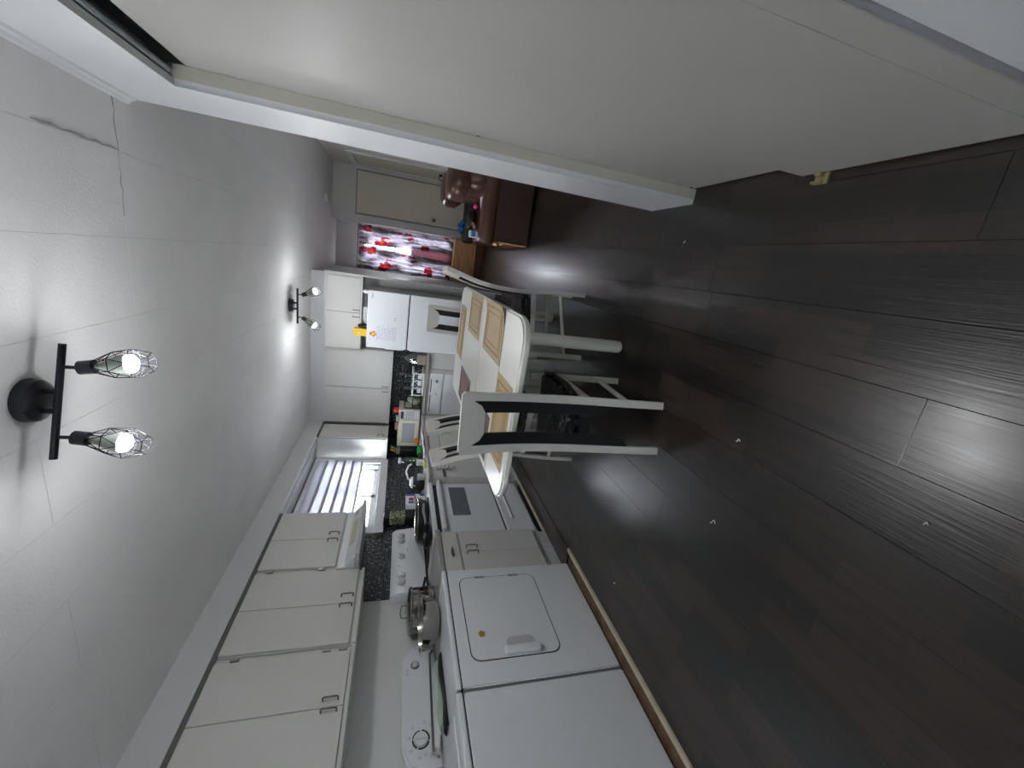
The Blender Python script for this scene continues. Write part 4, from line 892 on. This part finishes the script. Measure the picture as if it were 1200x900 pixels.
def make_chair():
    root = bpy.data.objects.new('dining_chair', None); COL.objects.link(root)
    hw = .132
    for s in (-1, 1):
        a, c = sorted((s * hw, s * (hw - .036)))
        p = swept(a, c, 0, 1.0, -.012, .014, 22); link('rear_post', p, chair_m, root, smooth=True)
        q0 = s * (hw - .036); q1 = lambda z, s=s: s * (.045 + (.016 * max(0, (.30 - z) / .14) if z < .30 else 0))
        w = swept(q0, q1, .17, .95, -.008, .010, 22, za=(.17, .955), zb=(.20, .90)); link('black_slat', w, slat_m, root, smooth=True)
        b = .19
        lg = MB().box(s * (b + .017), s * (b - .017), .425, .460, 0, .40, bev=.003); link('front_leg', lg, chair_m, root)
        st_ = MB().tube([(s * (hw - .012), .012, .19), (s * b, .43, .135)], .013, 8); link('side_stretcher', st_, chair_m, root)
        ra = MB().prism([(s * (hw - .006), .036), (s * (hw - .028), .036), (s * (b - .02), .43), (s * (b + .012), .43)], .368, .404, 'z'); link('side_rail', ra, chair_m, root)
    tp = swept(-(hw - .036), hw - .036, .95, 1.01, -.012, .014, 6); 
    b2 = swept(lambda z: -.1, lambda z: .1, .90, .955, -.012, .014, 4, za=(.957, .958), zb=(.957, .958))
    # head plate: full width on top, its lower edge cut to meet the slanted slat ends
    bm = bmesh.new(); pts = [(-hw, .995), (-hw + .012, 1.008), (hw - .012, 1.008), (hw, .995), (hw, .955), (hw - .036, .956), (.075, .918), (.045, .899), (-.045, .899), (-.075, .918), (-hw + .036, .956), (-hw, .955)]
    A = [bm.verts.new((x, smooth_prof(z) - .0125, z)) for x, z in pts]; Bv = [bm.verts.new((x, smooth_prof(z) + .0145, z)) for x, z in pts]
    n = len(pts)
    for i in range(n): bm.faces.new((A[i], A[(i + 1) % n], Bv[(i + 1) % n], Bv[i]))
    for V, rv in ((A, False), (Bv, True)):
        for quad in ((0, 1, 2, 3), (0, 3, 4, 11), (11, 4, 5, 10), (10, 5, 6, 9), (9, 6, 7, 8)):
            f = [V[k] for k in quad]; bm.faces.new(f[::-1] if rv else f)
    tp = MB(); tp._add(bm); link('head_plate', tp, chair_m, root)
    link('cross_bar', MB().box(-.04, .04, smooth_prof(.4) - .01, smooth_prof(.4) + .012, .375, .425), slat_m, root)
    link('front_rail', MB().box(-.19, .19, .43, .455, .368, .404), chair_m, root)
    poly = [(-.118, .045), (.118, .045), (.178, .20), (.216, .43), (.195, .478), (-.195, .478), (-.216, .43), (-.178, .20)]
    link('seat_cushion', MB().prism(poly, .404, .474, 'z', bev=.016), seat_m, root, smooth=True)
    return root
c0 = make_chair()
spots = [((-.651, 1.60), 11, 'white dining chair nearest the camera, its black slatted back turned to the viewer'),
         ((-.124, 2.86), 97, 'white dining chair at the right side of the table seen edge on'),
         ((-.575, 3.985), 180, 'white dining chair at the far end of the table in front of the fridge'),
         ((-1.27, 3.08), -90, 'white dining chair on the left of the table farther from the stove'),
         ((-1.27, 2.56), -84, 'white dining chair on the left of the table in front of the stove')]
for i, ((x, y), a, lb) in enumerate(spots):
    c = c0 if i == 0 else copy_tree(c0)
    c.location = (x, y, 0); c.rotation_euler = (0, 0, math.radians(a)); tag(c, lb, 'chair', 'dining chairs around the table')

# ------------------------------------------------------------------ loveseat and its clutter
sf = thing('recliner_sofa', 'brown leather recliner loveseat with puffy headrest against the right wall', 'sofa', (.65, 5.0, 0))
X0, X1, Y0, Y1 = .24, 1.06, 4.335, 5.72
link('side_panel', B(X0 + .01, X1, Y0 + .015, Y0 + .06, .02, .44, bev=.008), leatherd_m, sf)
def arm(y0, y1, zt, x0):
    m = MB(); m.box(x0, X1 - .12, y0, y1, zt - .16, zt, bev=.055, seg=4); return m
link('armrest', arm(Y0 - .005, Y0 + .19, .535, X0 - .03), leather_m, sf, smooth=True)
link('armrest', arm(Y1 - .20, Y1, .56, X0 + .0), leatherb_m, sf, smooth=True, label='far armrest coloured dark as in shade')
link('seat_base', B(X0 + .03, X1 - .05, Y0 + .06, Y1 - .02, .04, .30, bev=.02), leatherd_m, sf)
link('seat_cushion', B(X0 - .01, X1 - .25, Y0 + .20, Y1 - .20, .28, .44, bev=.06, seg=4), leather_m, sf, smooth=True)
link('front_panel', B(X0 - .005, X0 + .03, Y0 + .02, Y1 - .02, .03, .30, bev=.01), leather_m, sf)
link('torn_edge', MB().box(X0 - .003, X0 + .012, Y0 + .012, Y0 + .03, .03, .33).ball((X0 - .01, Y0 + .05, .36), .035, 10, (.7, 1, .8)).ball((X0 - .005, Y0 + .03, .30), .02, 8), wood_m, sf)
def puff(cx, cy, cz, rx, ry, rz, n=20):
    m = MB(); m.ball((0, 0, 0), 1, n)
    for v in m.bm.verts:
        p = v.co; q = [math.copysign(abs(t) ** .62, t) for t in p]; k = 1 + .03 * math.sin(9 * p.y + 4 * p.z)
        v.co = Vector((cx + rx * q[0] * k, cy + ry * q[1], cz + rz * q[2] * k))
    return m
for cy in (4.66, 5.28):
    link('back_cushion', puff(.86, cy, .56, .17, .30, .20), leather_m, sf, smooth=True)
    link('headrest', puff(.80, cy, .77, .19, .30, .13), leather_m, sf, smooth=True)
tag(link('cloth', MB().sheet(lambda u, v: (.34 + .17 * u, 5.53 + .12 * v, .565 + .05 * math.sin(u * 3.1) * math.sin(v * 3.1) + .015 * math.sin(u * 14 + v * 9)), 14, 10, .006), cloth_blue_m, smooth=True), 'crumpled blue cloth on the far dark armrest', 'cloth')
tag(link('toy', MB().ball((.66, 5.22, .475), .04, 14, (.9, 1.1, .8)), pink_m, smooth=True), 'bright pink ball shaped item on the loveseat cushion', 'toy')
tag(link('blanket', MB().sheet(lambda u, v: (.32 + .40 * u, 4.56 + .24 * v, .452 + .012 * math.sin(u * 6 + v * 3) + .05 * u * u), 12, 8, .01), mat('white_blanket', (.72, .70, .76), .8), smooth=True), 'white folded blanket on the loveseat seat beside the near armrest', 'blanket')
bp_ = thing('packet', 'blue and white packet standing at the front of the loveseat seat', 'packet', (.33, 5.05, .44))
link('pack', B(.29, .37, 5.02, 5.08, .442, .55, bev=.008), foam_m, bp_); link('pack_label', B(.30, .36, 5.018, 5.021, .475, .525), mat('sky_blue', (.06, .30, .75), .4), bp_)
tag(link('bag', puff(.50, 5.36, .492, .10, .09, .045, 14), black_m, smooth=True), 'small black bag on the loveseat against the far armrest', 'bag')
tag(link('plush_toy', MB().ball((.42, 5.12, .475), .03, 10).ball((.45, 5.12, .50), .02, 10), mat('beige_plush', (.42, .31, .20), .9), smooth=True), 'small beige toy between the packet and the black bag', 'toy')

# ------------------------------------------------------------------ ceiling lights
def ceiling_light(label, c, d, heads):
    """c: centre of base; d: unit direction of the bar; heads: (offset along bar, tip lean along bar, lean sideways)"""
    t = thing('ceiling_light', label, 'lamp', (c[0], c[1], ZC), 'twin spot ceiling lights')
    d = Vector((d[0], d[1], 0)).normalized(); s = Vector((-d.y, d.x, 0)); c = Vector((c[0], c[1], 0)); zb = 2.25
    link('base', MB().lathe([(0, -.034), (.052, -.034), (.062, -.028), (.066, -.006), (.066, 0)], (c.x, c.y, ZC), 32), lamp_m, t, smooth=True)
    link('post', MB().cyl((c + d * .03 + Vector((0, 0, ZC - .03))), (c + d * .03 + Vector((0, 0, zb))), .009, n=10).cyl((c - d * .03 + Vector((0, 0, ZC - .03))), (c - d * .03 + Vector((0, 0, zb))), .009, n=10), lamp_m, t)
    link('bar', MB().cyl(c - d * .175 + Vector((0, 0, zb)), c + d * .175 + Vector((0, 0, zb)), .0095, n=14), lamp_m, t, smooth=True)
    for off, la, ls in heads:
        p = c + d * off; top = Vector((p.x, p.y, zb)); j = top - Vector((0, 0, .045)); ax = (Vector((0, 0, -1)) + d * la + s * ls).normalized()
        link('stem', MB().cyl(top, j, .0055, n=10), lamp_m, t)
        sk = link('socket', MB().lathe([(.012, -.004), (.021, 0), (.0215, .036), (.018, .040), (0, .041)], j, 18, ax), lamp_m, t, smooth=True)
        u = ax.orthogonal().normalized(); v = ax.cross(u)
        q = j + ax * .038
        ring = lambda r, h, ph=0, n=6: [q + ax * h + (u * math.cos(2 * PI * (k + ph) / n) + v * math.sin(2 * PI * (k + ph) / n)) * r for k in range(n)]
        r0, r1, r2, r3 = ring(.019, -.004), ring(.040, .046, .5), ring(.050, .100), ring(.030, .146, .5)
        cg = MB()
        for r in (r0, r3): cg.tube(r, .0014, 5, True)
        for k in range(6):
            for a, b in ((r0[k], r1[k]), (r0[(k + 1) % 6], r1[k]), (r1[k], r2[k]), (r1[k], r2[(k + 1) % 6]), (r2[k], r3[k]), (r2[(k + 1) % 6], r3[k]), (r2[k], r2[(k + 1) % 6]), (r1[k], r1[(k + 1) % 6])):
                cg.tube([a, b], .0013, 5)
        link('wire_cage', cg, wire_m, t)
        bb = link('bulb', MB().lathe([(.0300, .084), (.0265, .097), (.012, .107), (0, .109)], q, 20, ax), bulb_m, t, smooth=True)
        link('bulb_base', MB().lathe([(.009, 0), (.011, .014), (.022, .038), (.0305, .068), (.0300, .0835), (0, .0838)], q, 20, ax), bulbbase_m, bb, smooth=True)
ceiling_light('black twin spot ceiling light nearest the camera with wire cage shades', (-.578, 1.445), (.326, .101), [(.105, .18, .03), (-.108, -.10, 0)])
ceiling_light('black twin spot ceiling light farther back near the fridge cabinets', (-.655, 4.44), (1, -.01), [(.115, .42, -.1), (-.11, -.62, 0)])
tag(link('smoke_detector', MB().lathe([(0, -.03), (.035, -.028), (.048, -.018), (.052, 0)], (.55, 6.28, ZC), 24), foam_m, smooth=True), 'small round white smoke detector on the ceiling before the alcove door', 'detector')

# ------------------------------------------------------------------ scraps on the floor
for i, (x, y, l, lb) in enumerate(((-.86, 1.12, .022, 'curled paper scrap on the floor in front of the dryer'), (-.50, 1.13, .014, 'tiny white crumb on the floor right of the nearest chair'),
                              (-1.62, 1.62, .010, 'tiny pale crumb on the floor next to the edge strip'), (.24, 1.75, .012, 'tiny white fleck on the floor left of the closet post'), (-.45, .55, .008, 'tiny pale speck on the floor nearest the camera'))):
    tag(link('floor_scrap', MB().tube([(x + l * .5 * math.sin(k * .9), y + l * k / 5, .003 + .002 * (k % 2)) for k in range(6)], .0022, 5), scrap_m), lb, 'scrap', 'scraps on the floor')
